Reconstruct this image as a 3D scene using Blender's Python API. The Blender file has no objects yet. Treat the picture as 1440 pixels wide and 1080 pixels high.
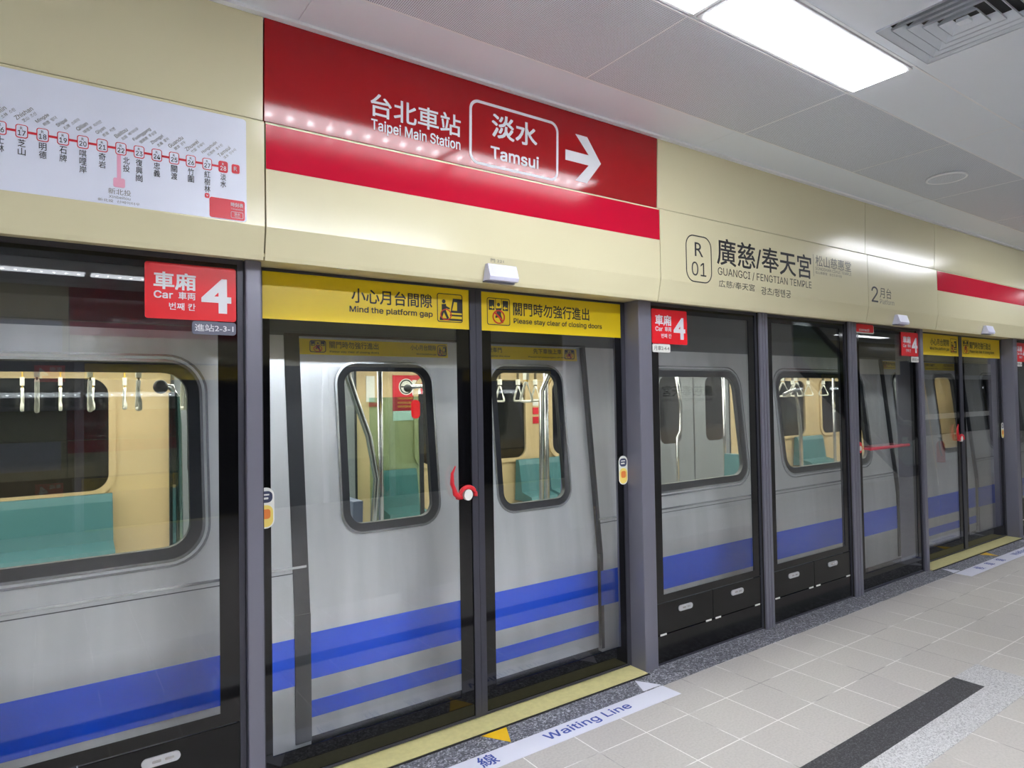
import bpy, bmesh, math, random
from mathutils import Vector, Matrix
random.seed(7)
C = bpy.context.scene.collection
SC = bpy.context.scene

# ------------------------------------------------------------------ camera, world, exposure
cam_d = bpy.data.cameras.new('camera')
cam = bpy.data.objects.new('camera', cam_d)
C.objects.link(cam)
R_ = Vector((0.817378, -0.575848, -0.017082)); U_ = Vector((0.000572, -0.028841, 0.999584)); F_ = Vector((0.576101, 0.817048, 0.023245))
cam.matrix_world = Matrix(((R_.x, U_.x, -F_.x, 0), (R_.y, U_.y, -F_.y, 0), (R_.z, U_.z, -F_.z, 1.6), (0, 0, 0, 1)))
cam_d.sensor_width = 36; cam_d.sensor_fit = 'HORIZONTAL'; cam_d.lens = 930 / 1440 * 36
cam_d.clip_start = 0.05; cam_d.clip_end = 200
SC.camera = cam
SC.view_settings.view_transform = 'Standard'; SC.view_settings.look = 'None'
SC.view_settings.exposure = 1.80; SC.view_settings.gamma = 1; SC.view_settings.use_curve_mapping = False
LAMP = 6.0          # emission of the ceiling light diffusers
TRAIN_LAMP = 9.0    # emission of the train's ceiling strips
W = bpy.data.worlds.new('world'); SC.world = W; W.use_nodes = True
W.node_tree.nodes['Background'].inputs[0].default_value = (0.8, 0.85, 0.95, 1)
W.node_tree.nodes['Background'].inputs[1].default_value = 0.03
SC.cycles.max_bounces = 10; SC.cycles.transparent_max_bounces = 24
SC.cycles.diffuse_bounces = 5; SC.cycles.glossy_bounces = 5; SC.cycles.sample_clamp_indirect = 6

# ------------------------------------------------------------------ materials
def lin(c):
    return tuple(((v / 255) / 12.92 if v / 255 <= 0.04045 else ((v / 255 + 0.055) / 1.055) ** 2.4) for v in c)

def mat(name, rgb, rough=0.5, metal=0.0, spec=0.5, emit=0, noise=0, nscale=60, coat=0, bump=0):
    m = bpy.data.materials.new(name); m.use_nodes = True
    nt = m.node_tree; b = nt.nodes['Principled BSDF']
    c = lin(rgb) + (1,)
    b.inputs['Base Color'].default_value = c
    b.inputs['Roughness'].default_value = rough; b.inputs['Metallic'].default_value = metal
    b.inputs['Specular IOR Level'].default_value = spec
    b.inputs['Coat Weight'].default_value = coat; b.inputs['Coat Roughness'].default_value = 0.12
    if emit:
        b.inputs['Emission Color'].default_value = c; b.inputs['Emission Strength'].default_value = emit
    if noise or bump:
        g = nt.nodes.new('ShaderNodeNewGeometry')
        n = nt.nodes.new('ShaderNodeTexNoise'); n.inputs['Scale'].default_value = nscale; n.inputs['Detail'].default_value = 3
        nt.links.new(g.outputs['Position'], n.inputs['Vector'])
        if noise:
            r = nt.nodes.new('ShaderNodeValToRGB')
            r.color_ramp.elements[0].position = 0.35; r.color_ramp.elements[1].position = 0.65
            r.color_ramp.elements[0].color = tuple(v * (1 - noise) for v in c[:3]) + (1,)
            r.color_ramp.elements[1].color = tuple(min(1, v * (1 + noise)) for v in c[:3]) + (1,)
            nt.links.new(n.outputs['Fac'], r.inputs['Fac']); nt.links.new(r.outputs['Color'], b.inputs['Base Color'])
        if bump:
            bp = nt.nodes.new('ShaderNodeBump'); bp.inputs['Strength'].default_value = bump; bp.inputs['Distance'].default_value = 0.01
            nt.links.new(n.outputs['Fac'], bp.inputs['Height']); nt.links.new(bp.outputs['Normal'], b.inputs['Normal'])
    return m

def glass(name, tint, gain=1.6, rough=0.0):
    """thin pane: transparent with a Fresnel reflection on each face"""
    m = bpy.data.materials.new(name); m.use_nodes = True
    nt = m.node_tree; nt.nodes.clear()
    out = nt.nodes.new('ShaderNodeOutputMaterial'); mix = nt.nodes.new('ShaderNodeMixShader')
    tr = nt.nodes.new('ShaderNodeBsdfTransparent'); gl = nt.nodes.new('ShaderNodeBsdfGlossy')
    tr.inputs[0].default_value = lin(tint) + (1,); gl.inputs['Roughness'].default_value = rough
    geo = nt.nodes.new('ShaderNodeNewGeometry')
    ior = nt.nodes.new('ShaderNodeMath'); ior.operation = 'MULTIPLY_ADD'
    ior.inputs[1].default_value = 1 / 1.5 - 1.5; ior.inputs[2].default_value = 1.5
    nt.links.new(geo.outputs['Backfacing'], ior.inputs[0])
    fr = nt.nodes.new('ShaderNodeFresnel'); nt.links.new(ior.outputs[0], fr.inputs['IOR'])
    g2 = nt.nodes.new('ShaderNodeMath'); g2.operation = 'MULTIPLY'; g2.use_clamp = True; g2.inputs[1].default_value = gain
    nt.links.new(fr.outputs[0], g2.inputs[0]); nt.links.new(g2.outputs[0], mix.inputs[0])
    nt.links.new(tr.outputs[0], mix.inputs[1]); nt.links.new(gl.outputs[0], mix.inputs[2]); nt.links.new(mix.outputs[0], out.inputs[0])
    return m

def speckle(name, cols, scale, rough=0.5):
    m = bpy.data.materials.new(name); m.use_nodes = True
    nt = m.node_tree; b = nt.nodes['Principled BSDF']; b.inputs['Roughness'].default_value = rough
    g = nt.nodes.new('ShaderNodeNewGeometry'); v = nt.nodes.new('ShaderNodeTexVoronoi'); v.inputs['Scale'].default_value = scale
    nt.links.new(g.outputs['Position'], v.inputs['Vector'])
    s = nt.nodes.new('ShaderNodeSeparateColor'); nt.links.new(v.outputs['Color'], s.inputs[0])
    r = nt.nodes.new('ShaderNodeValToRGB'); r.color_ramp.interpolation = 'LINEAR'
    els = r.color_ramp.elements
    while len(els) < len(cols): els.new(0.5)
    for e, (p, c) in zip(els, cols): e.position = p; e.color = lin(c) + (1,)
    nt.links.new(s.outputs[0], r.inputs['Fac']); nt.links.new(r.outputs['Color'], b.inputs['Base Color'])
    return m

def tile_mat():
    m = bpy.data.materials.new('floor_tiles'); m.use_nodes = True
    nt = m.node_tree; b = nt.nodes['Principled BSDF']; b.inputs['Roughness'].default_value = 0.42
    g = nt.nodes.new('ShaderNodeNewGeometry')
    mp = nt.nodes.new('ShaderNodeMapping'); mp.inputs['Location'].default_value = (-2.943 + 0.30035 * 40, -2.562 + 0.3047 * 40, 0)
    nt.links.new(g.outputs['Position'], mp.inputs['Vector'])
    br = nt.nodes.new('ShaderNodeTexBrick'); br.offset = 0; br.squash = 1
    br.inputs['Scale'].default_value = 1; br.inputs['Brick Width'].default_value = 0.30035; br.inputs['Row Height'].default_value = 0.3047
    br.inputs['Mortar Size'].default_value = 0.0030; br.inputs['Mortar Smooth'].default_value = 0.2; br.inputs['Bias'].default_value = 0
    br.inputs['Color1'].default_value = lin((196, 190, 185)) + (1,); br.inputs['Color2'].default_value = lin((190, 184, 180)) + (1,)
    # grout: mostly whitish, dirty grey in places
    n0 = nt.nodes.new('ShaderNodeTexNoise'); n0.inputs['Scale'].default_value = 2.3
    nt.links.new(g.outputs['Position'], n0.inputs['Vector'])
    r0 = nt.nodes.new('ShaderNodeValToRGB'); r0.color_ramp.elements[0].position = 0.40; r0.color_ramp.elements[1].position = 0.50
    r0.color_ramp.elements[0].color = lin((150, 144, 142)) + (1,); r0.color_ramp.elements[1].color = lin((240, 236, 233)) + (1,)
    nt.links.new(n0.outputs['Fac'], r0.inputs['Fac']); nt.links.new(r0.outputs['Color'], br.inputs['Mortar'])
    nt.links.new(mp.outputs[0], br.inputs['Vector'])
    n = nt.nodes.new('ShaderNodeTexNoise'); n.inputs['Scale'].default_value = 90; n.inputs['Detail'].default_value = 4
    nt.links.new(g.outputs['Position'], n.inputs['Vector'])
    r = nt.nodes.new('ShaderNodeValToRGB'); r.color_ramp.elements[0].position = 0.3; r.color_ramp.elements[1].position = 0.6
    r.color_ramp.elements[0].color = (0.86, 0.86, 0.86, 1); r.color_ramp.elements[1].color = (1, 1, 1, 1)
    nt.links.new(n.outputs['Fac'], r.inputs['Fac'])
    mx = nt.nodes.new('ShaderNodeMixRGB'); mx.blend_type = 'MULTIPLY'; mx.inputs[0].default_value = 1
    nt.links.new(br.outputs['Color'], mx.inputs[1]); nt.links.new(r.outputs['Color'], mx.inputs[2])
    nt.links.new(mx.outputs[0], b.inputs['Base Color'])
    return m

def perforated_mat():
    m = bpy.data.materials.new('perforated_ceiling_sheet'); m.use_nodes = True
    nt = m.node_tree; b = nt.nodes['Principled BSDF']; b.inputs['Roughness'].default_value = 0.55
    g = nt.nodes.new('ShaderNodeNewGeometry'); s = nt.nodes.new('ShaderNodeSeparateXYZ'); nt.links.new(g.outputs['Position'], s.inputs[0])
    vals = []
    for ax in (0, 1):
        a = nt.nodes.new('ShaderNodeMath'); a.operation = 'PINGPONG'; a.inputs[1].default_value = 0.0042
        nt.links.new(s.outputs[ax], a.inputs[0])
        p = nt.nodes.new('ShaderNodeMath'); p.operation = 'POWER'; p.inputs[1].default_value = 2
        nt.links.new(a.outputs[0], p.inputs[0]); vals.append(p)
    ad = nt.nodes.new('ShaderNodeMath'); ad.operation = 'ADD'
    nt.links.new(vals[0].outputs[0], ad.inputs[0]); nt.links.new(vals[1].outputs[0], ad.inputs[1])
    lt = nt.nodes.new('ShaderNodeMath'); lt.operation = 'LESS_THAN'; lt.inputs[1].default_value = 0.0024 ** 2
    nt.links.new(ad.outputs[0], lt.inputs[0])
    mx = nt.nodes.new('ShaderNodeMixRGB'); mx.inputs[1].default_value = lin((234, 241, 252)) + (1,); mx.inputs[2].default_value = lin((110, 110, 114)) + (1,)
    nt.links.new(lt.outputs[0], mx.inputs[0]); nt.links.new(mx.outputs[0], b.inputs['Base Color'])
    return m

def lamp_mat(name='led_diffuser', gain=1.0):
    """prismatic diffuser with two rows of LED dots (local coordinates, panel centred)"""
    m = bpy.data.materials.new(name); m.use_nodes = True
    nt = m.node_tree; nt.nodes.clear()
    out = nt.nodes.new('ShaderNodeOutputMaterial'); em = nt.nodes.new('ShaderNodeEmission'); em.inputs[0].default_value = (0.935, 0.975, 1.03, 1)
    nt.links.new(em.outputs[0], out.inputs[0])
    tc = nt.nodes.new('ShaderNodeTexCoord'); s = nt.nodes.new('ShaderNodeSeparateXYZ'); nt.links.new(tc.outputs['Object'], s.inputs[0])
    def M(op, a, b=None, c=None):
        n = nt.nodes.new('ShaderNodeMath'); n.operation = op
        for i, v in enumerate((a, b, c)):
            if v is None: continue
            if isinstance(v, (int, float)): n.inputs[i].default_value = v
            else: nt.links.new(v, n.inputs[i])
        return n.outputs[0]
    fx = M('PINGPONG', M('ADD', s.outputs[0], 0.115 / 2 + 0.115 * 10), 0.0575)
    fy = M('SUBTRACT', s.outputs[1], 0.0)
    d2 = M('ADD', M('MULTIPLY', fx, fx), M('MULTIPLY', fy, fy))
    dot = M('LESS_THAN', d2, 0.013 ** 2)
    nt.links.new(M('MULTIPLY_ADD', dot, LAMP * 7 * gain, LAMP * 0.72 * gain), em.inputs[1])
    return m

MT = {}
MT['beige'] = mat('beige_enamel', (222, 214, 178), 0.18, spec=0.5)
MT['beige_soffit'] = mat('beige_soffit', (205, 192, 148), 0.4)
MT['red'] = mat('red_enamel', (164, 22, 28), 0.08, spec=0.38)
MT['pink'] = mat('crimson_band', (200, 18, 52), 0.12, spec=0.14)
MT['white_print'] = mat('white_print', (226, 226, 232), 0.4)
MT['dark_print'] = mat('dark_print', (42, 42, 46), 0.5)
MT['grey_print'] = mat('grey_print', (120, 118, 112), 0.5)
MT['map_white'] = mat('map_white', (226, 230, 246), 0.3)
MT['map_red'] = mat('map_red', (216, 40, 58), 0.35)
MT['map_pink'] = mat('map_pink', (236, 170, 196), 0.4)
MT['sign_red'] = mat('sign_red', (228, 20, 36), 0.3)
MT['tag_grey'] = mat('tag_grey', (104, 106, 124), 0.35)
MT['yellow'] = mat('warning_yellow', (236, 204, 20), 0.35)
MT['icon_red'] = mat('icon_red', (206, 50, 30), 0.4)
MT['gap'] = mat('shadow_gap_black', (30, 28, 26), 0.8)
MT['pillar'] = mat('grey_pillar_paint', (122, 121, 135), 0.33, metal=0.25)
MT['frit'] = mat('black_frit_glass', (12, 12, 14), 0.05, spec=0.5)
MT['black'] = mat('black_panel', (17, 17, 18), 0.14, spec=0.35)
MT['stile'] = mat('dark_stile', (66, 66, 76), 0.35, metal=0.3)
MT['chrome'] = mat('chrome', (205, 205, 208), 0.18, metal=0.95)
MT['silver'] = mat('satin_silver', (205, 206, 210), 0.35, metal=0.5)
MT['psd_glass'] = glass('screen_glass', (253, 254, 254), 1.7)
MT['train_glass'] = glass('train_window_glass', (232, 236, 234), 1.2)
MT['steel'] = mat('brushed_steel', (236, 238, 241), 0.27, metal=0.42, noise=0.07, nscale=3)
def brushed(m):
    nt = m.node_tree
    n = [q for q in nt.nodes if q.type == 'TEX_NOISE'][0]; g = [q for q in nt.nodes if q.type == 'NEW_GEOMETRY'][0]
    mp = nt.nodes.new('ShaderNodeMapping'); mp.inputs['Scale'].default_value = (9, 9, 0.35)
    nt.links.new(g.outputs['Position'], mp.inputs['Vector']); nt.links.new(mp.outputs[0], n.inputs['Vector']); n.inputs['Scale'].default_value = 1.0
brushed(MT['steel'])
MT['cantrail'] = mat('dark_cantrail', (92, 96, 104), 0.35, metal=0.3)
MT['steel_edge'] = mat('polished_steel_edge', (214, 217, 221), 0.22, metal=0.8)
MT['gasket'] = mat('black_rubber', (38, 41, 48), 0.45)
MT['blue'] = mat('blue_stripe', (22, 96, 255), 0.25, metal=0.2)
MT['train_cream'] = mat('train_cream_panel', (208, 183, 140), 0.45)
MT['train_floor'] = mat('train_floor', (120, 122, 126), 0.5)
MT['train_ceiling'] = mat('train_ceiling', (214, 214, 210), 0.5)
MT['teal'] = mat('teal_seat', (72, 122, 128), 0.4)
MT['bluegrey'] = mat('bluegrey_seat', (96, 108, 138), 0.4)
MT['green_glass'] = glass('tinted_screen_glass', (218, 240, 236), 1.0)
MT['dark_glass'] = mat('dark_tunnel_glass', (20, 21, 25), 0.06)
MT['strap_white'] = mat('strap_white', (222, 220, 208), 0.4)
MT['strap_yellow'] = mat('strap_yellow', (214, 170, 60), 0.5)
MT['strap_dark'] = mat('strap_dark', (70, 62, 54), 0.6)
MT['tube_light'] = mat('train_lamp_tube', (255, 250, 238), 0.4, emit=TRAIN_LAMP)
MT['tile'] = tile_mat()
MT['granite'] = speckle('dark_granite', [(0.0, (58, 58, 66)), (0.45, (104, 104, 112)), (0.8, (142, 142, 152)), (1.0, (200, 200, 208))], 130, 0.4)
MT['granite_light'] = speckle('light_granite', [(0.0, (150, 149, 152)), (0.35, (186, 184, 186)), (1.0, (212, 210, 212))], 190, 0.5)
MT['granite_black'] = speckle('black_granite', [(0.0, (38, 38, 42)), (0.6, (58, 57, 62)), (1.0, (92, 90, 96))], 190, 0.5)
MT['sill'] = mat('pale_yellow_sill', (208, 199, 142), 0.45, noise=0.05, nscale=40)
MT['tape'] = mat('white_floor_tape', (226, 226, 238), 0.4)
MT['tape_blue'] = mat('blue_floor_print', (62, 82, 168), 0.5)
MT['tape_yellow'] = mat('yellow_floor_tape', (246, 196, 24), 0.4)
MT['ceiling'] = mat('ceiling_white', (238, 245, 254), 0.45)
MT['ceiling_joint'] = mat('ceiling_joint_white', (246, 248, 252), 0.5)
MT['perforated'] = perforated_mat()
MT['lamp'] = lamp_mat(); MT['lamp_fill'] = lamp_mat('led_diffuser_fill', 4.2); MT['lamp_opposite'] = lamp_mat('led_diffuser_opposite', 0.4)
MT['lamp_frame'] = mat('lamp_frame', (214, 214, 218), 0.4)
MT['vent_dark'] = mat('duct_dark', (48, 48, 52), 0.7)
MT['box_lilac'] = mat('lilac_white_plastic', (214, 214, 236), 0.35)
MT['tunnel'] = mat('tunnel_dark', (26, 27, 30), 0.9)
MT['wall_white'] = mat('white_wall', (214, 214, 214), 0.5)
MT['wall_grey'] = mat('grey_wall', (128, 132, 138), 0.45)
MT['esc_glass'] = glass('escalator_glass', (206, 226, 222), 1.6)
MT['rubber'] = mat('handrail_rubber', (22, 22, 24), 0.35)
MT['extinguisher'] = mat('extinguisher_red', (196, 24, 26), 0.3)
MT['handle_red'] = mat('emergency_red', (214, 36, 48), 0.35)
MT['bar_red'] = mat('faded_red_bar', (196, 70, 86), 0.35)
MT['sticker_yellow'] = mat('sticker_yellow', (240, 214, 112), 0.4)
MT['sticker_orange'] = mat('sticker_orange', (232, 132, 60), 0.4)
MT['sticker_white'] = mat('sticker_white', (232, 232, 226), 0.4)
MT['sticker_navy'] = mat('sticker_navy', (58, 64, 92), 0.4)

# ------------------------------------------------------------------ mesh building
class MB:
    def __init__(s): s.bm = bmesh.new(); s.mats = []
    def mi(s, m):
        if m not in s.mats: s.mats.append(m)
        return s.mats.index(m)
    def quad(s, pts, m):
        f = s.bm.faces.new([s.bm.verts.new(p) for p in pts]); f.material_index = s.mi(m); return f
    def box(s, x0, x1, y0, y1, z0, z1, m, bevel=0):
        r = bmesh.ops.create_cube(s.bm, size=1)
        vs = r['verts']
        for v in vs:
            v.co = Vector((x0 + (v.co.x + .5) * (x1 - x0), y0 + (v.co.y + .5) * (y1 - y0), z0 + (v.co.z + .5) * (z1 - z0)))
        fs = {f for v in vs for f in v.link_faces}
        for f in fs: f.material_index = s.mi(m)
        if bevel:
            es = {e for v in vs for e in v.link_edges}
            r = bmesh.ops.bevel(s.bm, geom=list(es), offset=bevel, segments=2, affect='EDGES', profile=0.6)
            for f in r['faces']: f.material_index = s.mi(m)
        return s
    def prism(s, prof, a0, a1, m, axis='x'):
        """closed profile extruded from a0 to a1; axis x: profile (y,z), y: (x,z), z: (x,y)"""
        def P(a, q):
            return {'x': (a, q[0], q[1]), 'y': (q[0], a, q[1]), 'z': (q[0], q[1], a)}[axis]
        A = [s.bm.verts.new(P(a0, q)) for q in prof]; B = [s.bm.verts.new(P(a1, q)) for q in prof]
        fs = [s.bm.faces.new(A), s.bm.faces.new(B[::-1])]
        n = len(prof)
        for i in range(n): fs.append(s.bm.faces.new((A[i], A[(i + 1) % n], B[(i + 1) % n], B[i])))
        for f in fs: f.material_index = s.mi(m)
        return s
    def ring(s, outer, inner, ya, yb, m):
        """ring between two equal-count loops in x,z; ya,yb functions (x,z)->y giving front and back surface"""
        def mk(l, fn): return [s.bm.verts.new((x, fn(x, z), z)) for x, z in l]
        of, inf, ob, inb = mk(outer, ya), mk(inner, ya), mk(outer, yb), mk(inner, yb)
        n = len(outer); k = s.mi(m)
        for i in range(n):
            j = (i + 1) % n
            for q in ((of[i], of[j], inf[j], inf[i]), (ob[j], ob[i], inb[i], inb[j]), (of[j], of[i], ob[i], ob[j]), (inf[i], inf[j], inb[j], inb[i])):
                f = s.bm.faces.new(q); f.material_index = k; f.smooth = False
        return s
    def slab(s, loop, ya, yb, m):
        A = [s.bm.verts.new((x, ya(x, z), z)) for x, z in loop]; B = [s.bm.verts.new((x, yb(x, z), z)) for x, z in loop]
        n = len(loop); k = s.mi(m)
        fs = [s.bm.faces.new(A), s.bm.faces.new(B[::-1])]
        for i in range(n): fs.append(s.bm.faces.new((A[(i + 1) % n], A[i], B[i], B[(i + 1) % n])))
        for f in fs: f.material_index = k
        return s
    def tube(s, pts, r, m, n=10, closed=False):
        pts = [Vector(p) for p in pts]; k = s.mi(m); rings = []
        N = len(pts)
        for i, p in enumerate(pts):
            if closed: t = pts[(i + 1) % N] - pts[i - 1]
            else: t = pts[min(i + 1, N - 1)] - pts[max(i - 1, 0)]
            t.normalize()
            a = Vector((0, 0, 1)) if abs(t.z) < 0.9 else Vector((0, 1, 0))
            u = t.cross(a).normalized(); v = t.cross(u)
            rr = r[i] if isinstance(r, (list, tuple)) else r
            rings.append([s.bm.verts.new(p + (u * math.cos(2 * math.pi * q / n) + v * math.sin(2 * math.pi * q / n)) * rr) for q in range(n)])
        R = range(N) if closed else range(N - 1)
        for i in R:
            A, B = rings[i], rings[(i + 1) % N]
            for q in range(n):
                f = s.bm.faces.new((A[q], A[(q + 1) % n], B[(q + 1) % n], B[q])); f.material_index = k; f.smooth = True
        if not closed:
            for rg in (rings[0][::-1], rings[-1]):
                f = s.bm.faces.new(rg); f.material_index = k
        return s
    def sphere(s, c, r, m, n=12):
        q = bmesh.ops.create_uvsphere(s.bm, u_segments=n, v_segments=n // 2 + 2, radius=r)
        for v in q['verts']: v.co += Vector(c)
        for f in {f for v in q['verts'] for f in v.link_faces}: f.material_index = s.mi(m); f.smooth = True
        return s
    def build(s, name, parent=None, rel=None):
        bmesh.ops.recalc_face_normals(s.bm, faces=s.bm.faces)
        if rel is not None: bmesh.ops.translate(s.bm, verts=s.bm.verts, vec=-Vector(rel))
        me = bpy.data.meshes.new(name); s.bm.to_mesh(me); s.bm.free()
        for m in s.mats: me.materials.append(MT[m])
        o = bpy.data.objects.new(name, me); C.objects.link(o)
        if rel is not None: o.location = rel
        if parent is not None:
            o.parent = parent
            if rel is None: o.location = (0, 0, 0)
            pl = world_loc(parent); o.location = (Vector(rel) if rel is not None else Vector()) - pl
        return o

def world_loc(o):
    v = Vector()
    while o is not None: v += o.location; o = o.parent
    return v

def thing(name, label, cat, loc=(0, 0, 0), group=None):
    o = bpy.data.objects.new(name, None); C.objects.link(o); o.location = loc; o.empty_display_size = 0.1
    return tag(o, label, cat, group)
def tag(o, label, cat, group=None):
    o['label'] = label; o['category'] = cat; o['kind'] = 'thing'
    if group: o['group'] = group
    return o
def struct(o): o['kind'] = 'structure'; return o

def dup(root, dx, label, dy=0, group=None):
    def cp(o, par):
        c = o.copy(); C.objects.link(c)
        if par is not None: c.parent = par; c.matrix_parent_inverse = o.matrix_parent_inverse.copy()
        for k in o.children: cp(k, c)
        return c
    r = cp(root, None); r.location = root.location + Vector((dx, dy, 0)); r['label'] = label
    if group: r['group'] = group
    return r

def rr(x0, x1, z0, z1, r, n=8):
    out = []
    for cx, cz, a0 in ((x1 - r, z1 - r, 0), (x0 + r, z1 - r, 90), (x0 + r, z0 + r, 180), (x1 - r, z0 + r, 270)):
        for i in range(n + 1):
            a = math.radians(a0 + 90 * i / n); out.append((cx + r * math.cos(a), cz + r * math.sin(a)))
    return out

# ------------------------------------------------------------------ lettering
try: SANS = bpy.data.fonts.load(bpy.utils.system_resource('DATAFILES') + '/fonts/Inter.woff2')   # Blender's own bundled sans; falls back to the default
except Exception: SANS = None
def glyphs(s, offset=0.0, res=3, ext=0.0):
    c = bpy.data.curves.new('lettering', 'FONT'); c.body = s; c.size = 1; c.offset = offset; c.resolution_u = res; c.extrude = ext
    c.fill_mode = 'BOTH' if ext else 'FRONT'
    if SANS is not None and s.isascii() and s not in ('4', 'R'): c.font = SANS
    o = bpy.data.objects.new('lettering', c); C.objects.link(o)
    dg = bpy.context.evaluated_depsgraph_get(); dg.update()
    me = bpy.data.meshes.new_from_object(o.evaluated_get(dg))
    V = [v.co.copy() for v in me.vertices]; Fc = [tuple(p.vertices) for p in me.polygons]
    bpy.data.objects.remove(o); bpy.data.curves.remove(c); bpy.data.meshes.remove(me)
    return V, Fc

def write(mb, s, m, org, ux, uz, w=None, h=None, bold=0.0, anchor='l', vert=False, _raw=False):
    """lay the string from org along ux (reading) and uz (up); scaled so it is w wide and h high (ink box)"""
    org, ux, uz = Vector(org), Vector(ux), Vector(uz)
    if vert:
        k = h / len(s)
        for i, ch in enumerate(s): write(mb, ch, m, org + uz * (h - k * (i + 1) + 0.06 * k), ux, uz, w, k * 0.9, bold)
        return
    V, Fc = glyphs(s)
    if not V: return
    x0 = min(v.x for v in V); x1 = max(v.x for v in V); z0 = min(v.y for v in V); z1 = max(v.y for v in V)
    sh = h / (z1 - z0) if h else None; sw = w / (x1 - x0) if w else None
    if sw is None: sw = sh
    if sh is None: sh = sw
    off = {'l': 0, 'c': -(x1 - x0) * sw / 2, 'r': -(x1 - x0) * sw}[anchor]
    k = mb.mi(m); d = bold * 0.8
    nr = ux.cross(uz).normalized() * 0.00012
    for q_, (dx, dz) in enumerate(((-d, -d), (d, -d), (-d, d), (d, d)) if bold else ((0, 0),)):
        vs = [mb.bm.verts.new(org + nr * q_ + ux * ((v.x + dx - x0) * sw + off) + uz * ((v.y + dz - z0) * sh)) for v in V]
        for f in Fc:
            try: q = mb.bm.faces.new([vs[i] for i in f]); q.material_index = k
            except ValueError: pass

def text_obj(items, parent, name='lettering', y=None):
    """items: (string, mat, x0, z0, w, h, bold) on the vertical plane y, readable from the platform"""
    for it in items:
        mb = MB()
        s, m, x0, z0, w, h = it[:6]; b = it[6] if len(it) > 6 else 0
        write(mb, s, m, (x0, y if y is not None else yu(z0) - .0015, z0), (1, 0, 0), (0, 0, 1) if y is not None else UZ, w, h, b)
        mb.build(name, parent)

# ------------------------------------------------------------------ layout constants (metres)
YF = 2.62      # face of the header panels
YP = 2.735     # face of pillars and mullions
YG = 2.758     # fixed screen glass
YD = 2.855     # sliding door glass
ZS = 2.172     # underside of the header
ZC = 3.12      # ceiling
DX = 5.785     # door pitch along the platform
BACK = -4.5    # face of the opposite header
XL, XR = -7.0, 32.0

# ------------------------------------------------------------------ the setting
struct(MB().box(XL, XR, BACK - 0.2, 2.562, -0.12, 0, 'tile').build('floor'))
struct(MB().box(XL, XR, 2.562, 2.95, -0.12, 0.0, 'granite').build('trim_1'))
mb = MB()
mb.box(XL, XR, 2.95, 3.02, -0.12, -0.002, 'granite'); mb.box(XL, XR, 2.95, 3.02, -1.4, -0.12, 'tunnel')
struct(mb.build('trim_2'))
# floor inlay: black tactile-guide strip with light granite border
mb = MB(); mb.box(-4, 4.15, 1.498, 1.65, 0, 0.004, 'granite_black'); struct(mb.build('trim_3'))
mb = MB(); mb.box(-4, 4.46, 1.34, 1.498, 0, 0.003, 'granite_light'); mb.box(4.15, 4.46, 1.498, 1.648, 0, 0.003, 'granite_light'); struct(mb.build('trim_4'))

# ceiling: slab, edge strip, perforated row, lamp row, plain rows
mb = MB()
VX0, VX1, VY0, VY1 = 2.822, 3.344, 0.83, 1.384
for a in ((XL, VX0, BACK - .5, 2.75), (VX1, XR, BACK - .5, 2.75), (VX0, VX1, BACK - .5, VY0), (VX0, VX1, VY1, 2.75)): mb.box(*a, ZC + 0.006, ZC + 0.12, 'ceiling_joint')
G = 0.002
def panels(y0, y1, xs, m, skip=()):
    for a, b in zip(xs[:-1], xs[1:]):
        if any(a < s < b for s in skip): continue
        mb.box(a + G, b - G, y0 + G, y1 - G, ZC, ZC + 0.006, m)
PJ = [2.1 + 1.213 * k for k in range(-8, 25)]
panels(2.325, 2.612, [0.82 + 2.43 * k for k in range(-3, 13)], 'ceiling')
panels(1.715, 2.325, PJ, 'perforated')
LAMP_X = [2.73 + DX * k for k in range(-1, 6)]
lamp_centres = [x for c in LAMP_X for x in (c - 1.213, c)]
panels(1.395, 1.715, PJ, 'ceiling', skip=lamp_centres)
panels(0.78, 1.395, PJ, 'ceiling', skip=[3.1])
mb.box(PJ[8] + G, 2.82, 0.784, 1.391, ZC, ZC + 0.006, 'ceiling')
mb.box(2.82, PJ[9] - G, 1.385, 1.391, ZC, ZC + 0.006, 'ceiling'); mb.box(2.82, PJ[9] - G, 0.784, 0.83, ZC, ZC + 0.006, 'ceiling')
for a, b in zip((0.17, -0.47, -1.40, -2.0), (0.78, 0.17, -0.80, -1.40)): panels(a, b, PJ, 'ceiling')
panels(-0.80, -0.47, PJ, 'ceiling', skip=[x for x in lamp_centres if x < 7]); panels(-2.27, -2.0, PJ, 'ceiling')
panels(-2.66, -2.27, PJ, 'ceiling'); panels(-3.275, -2.66, PJ, 'ceiling'); panels(-4.2, -3.605, PJ, 'perforated'); panels(-4.49, -4.2, PJ, 'ceiling')
for x in PJ: mb.box(x - .004, x + .004, 1.715, 2.325, ZC - .0015, ZC + .002, 'ceiling_joint'); mb.box(x - .003, x + .003, 1.395, 1.715, ZC - .0012, ZC + .002, 'ceiling_joint')
for y in (2.325, 1.715, 1.395): mb.box(XL, XR, y - .004, y + .004, ZC - .002, ZC + .002, 'ceiling_joint')
# lip where the strip meets the header
mb.box(XL, XR, 2.598, 2.628, ZC - 0.012, ZC + 0.03, 'ceiling_joint')
struct(mb.build('ceiling'))

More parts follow.
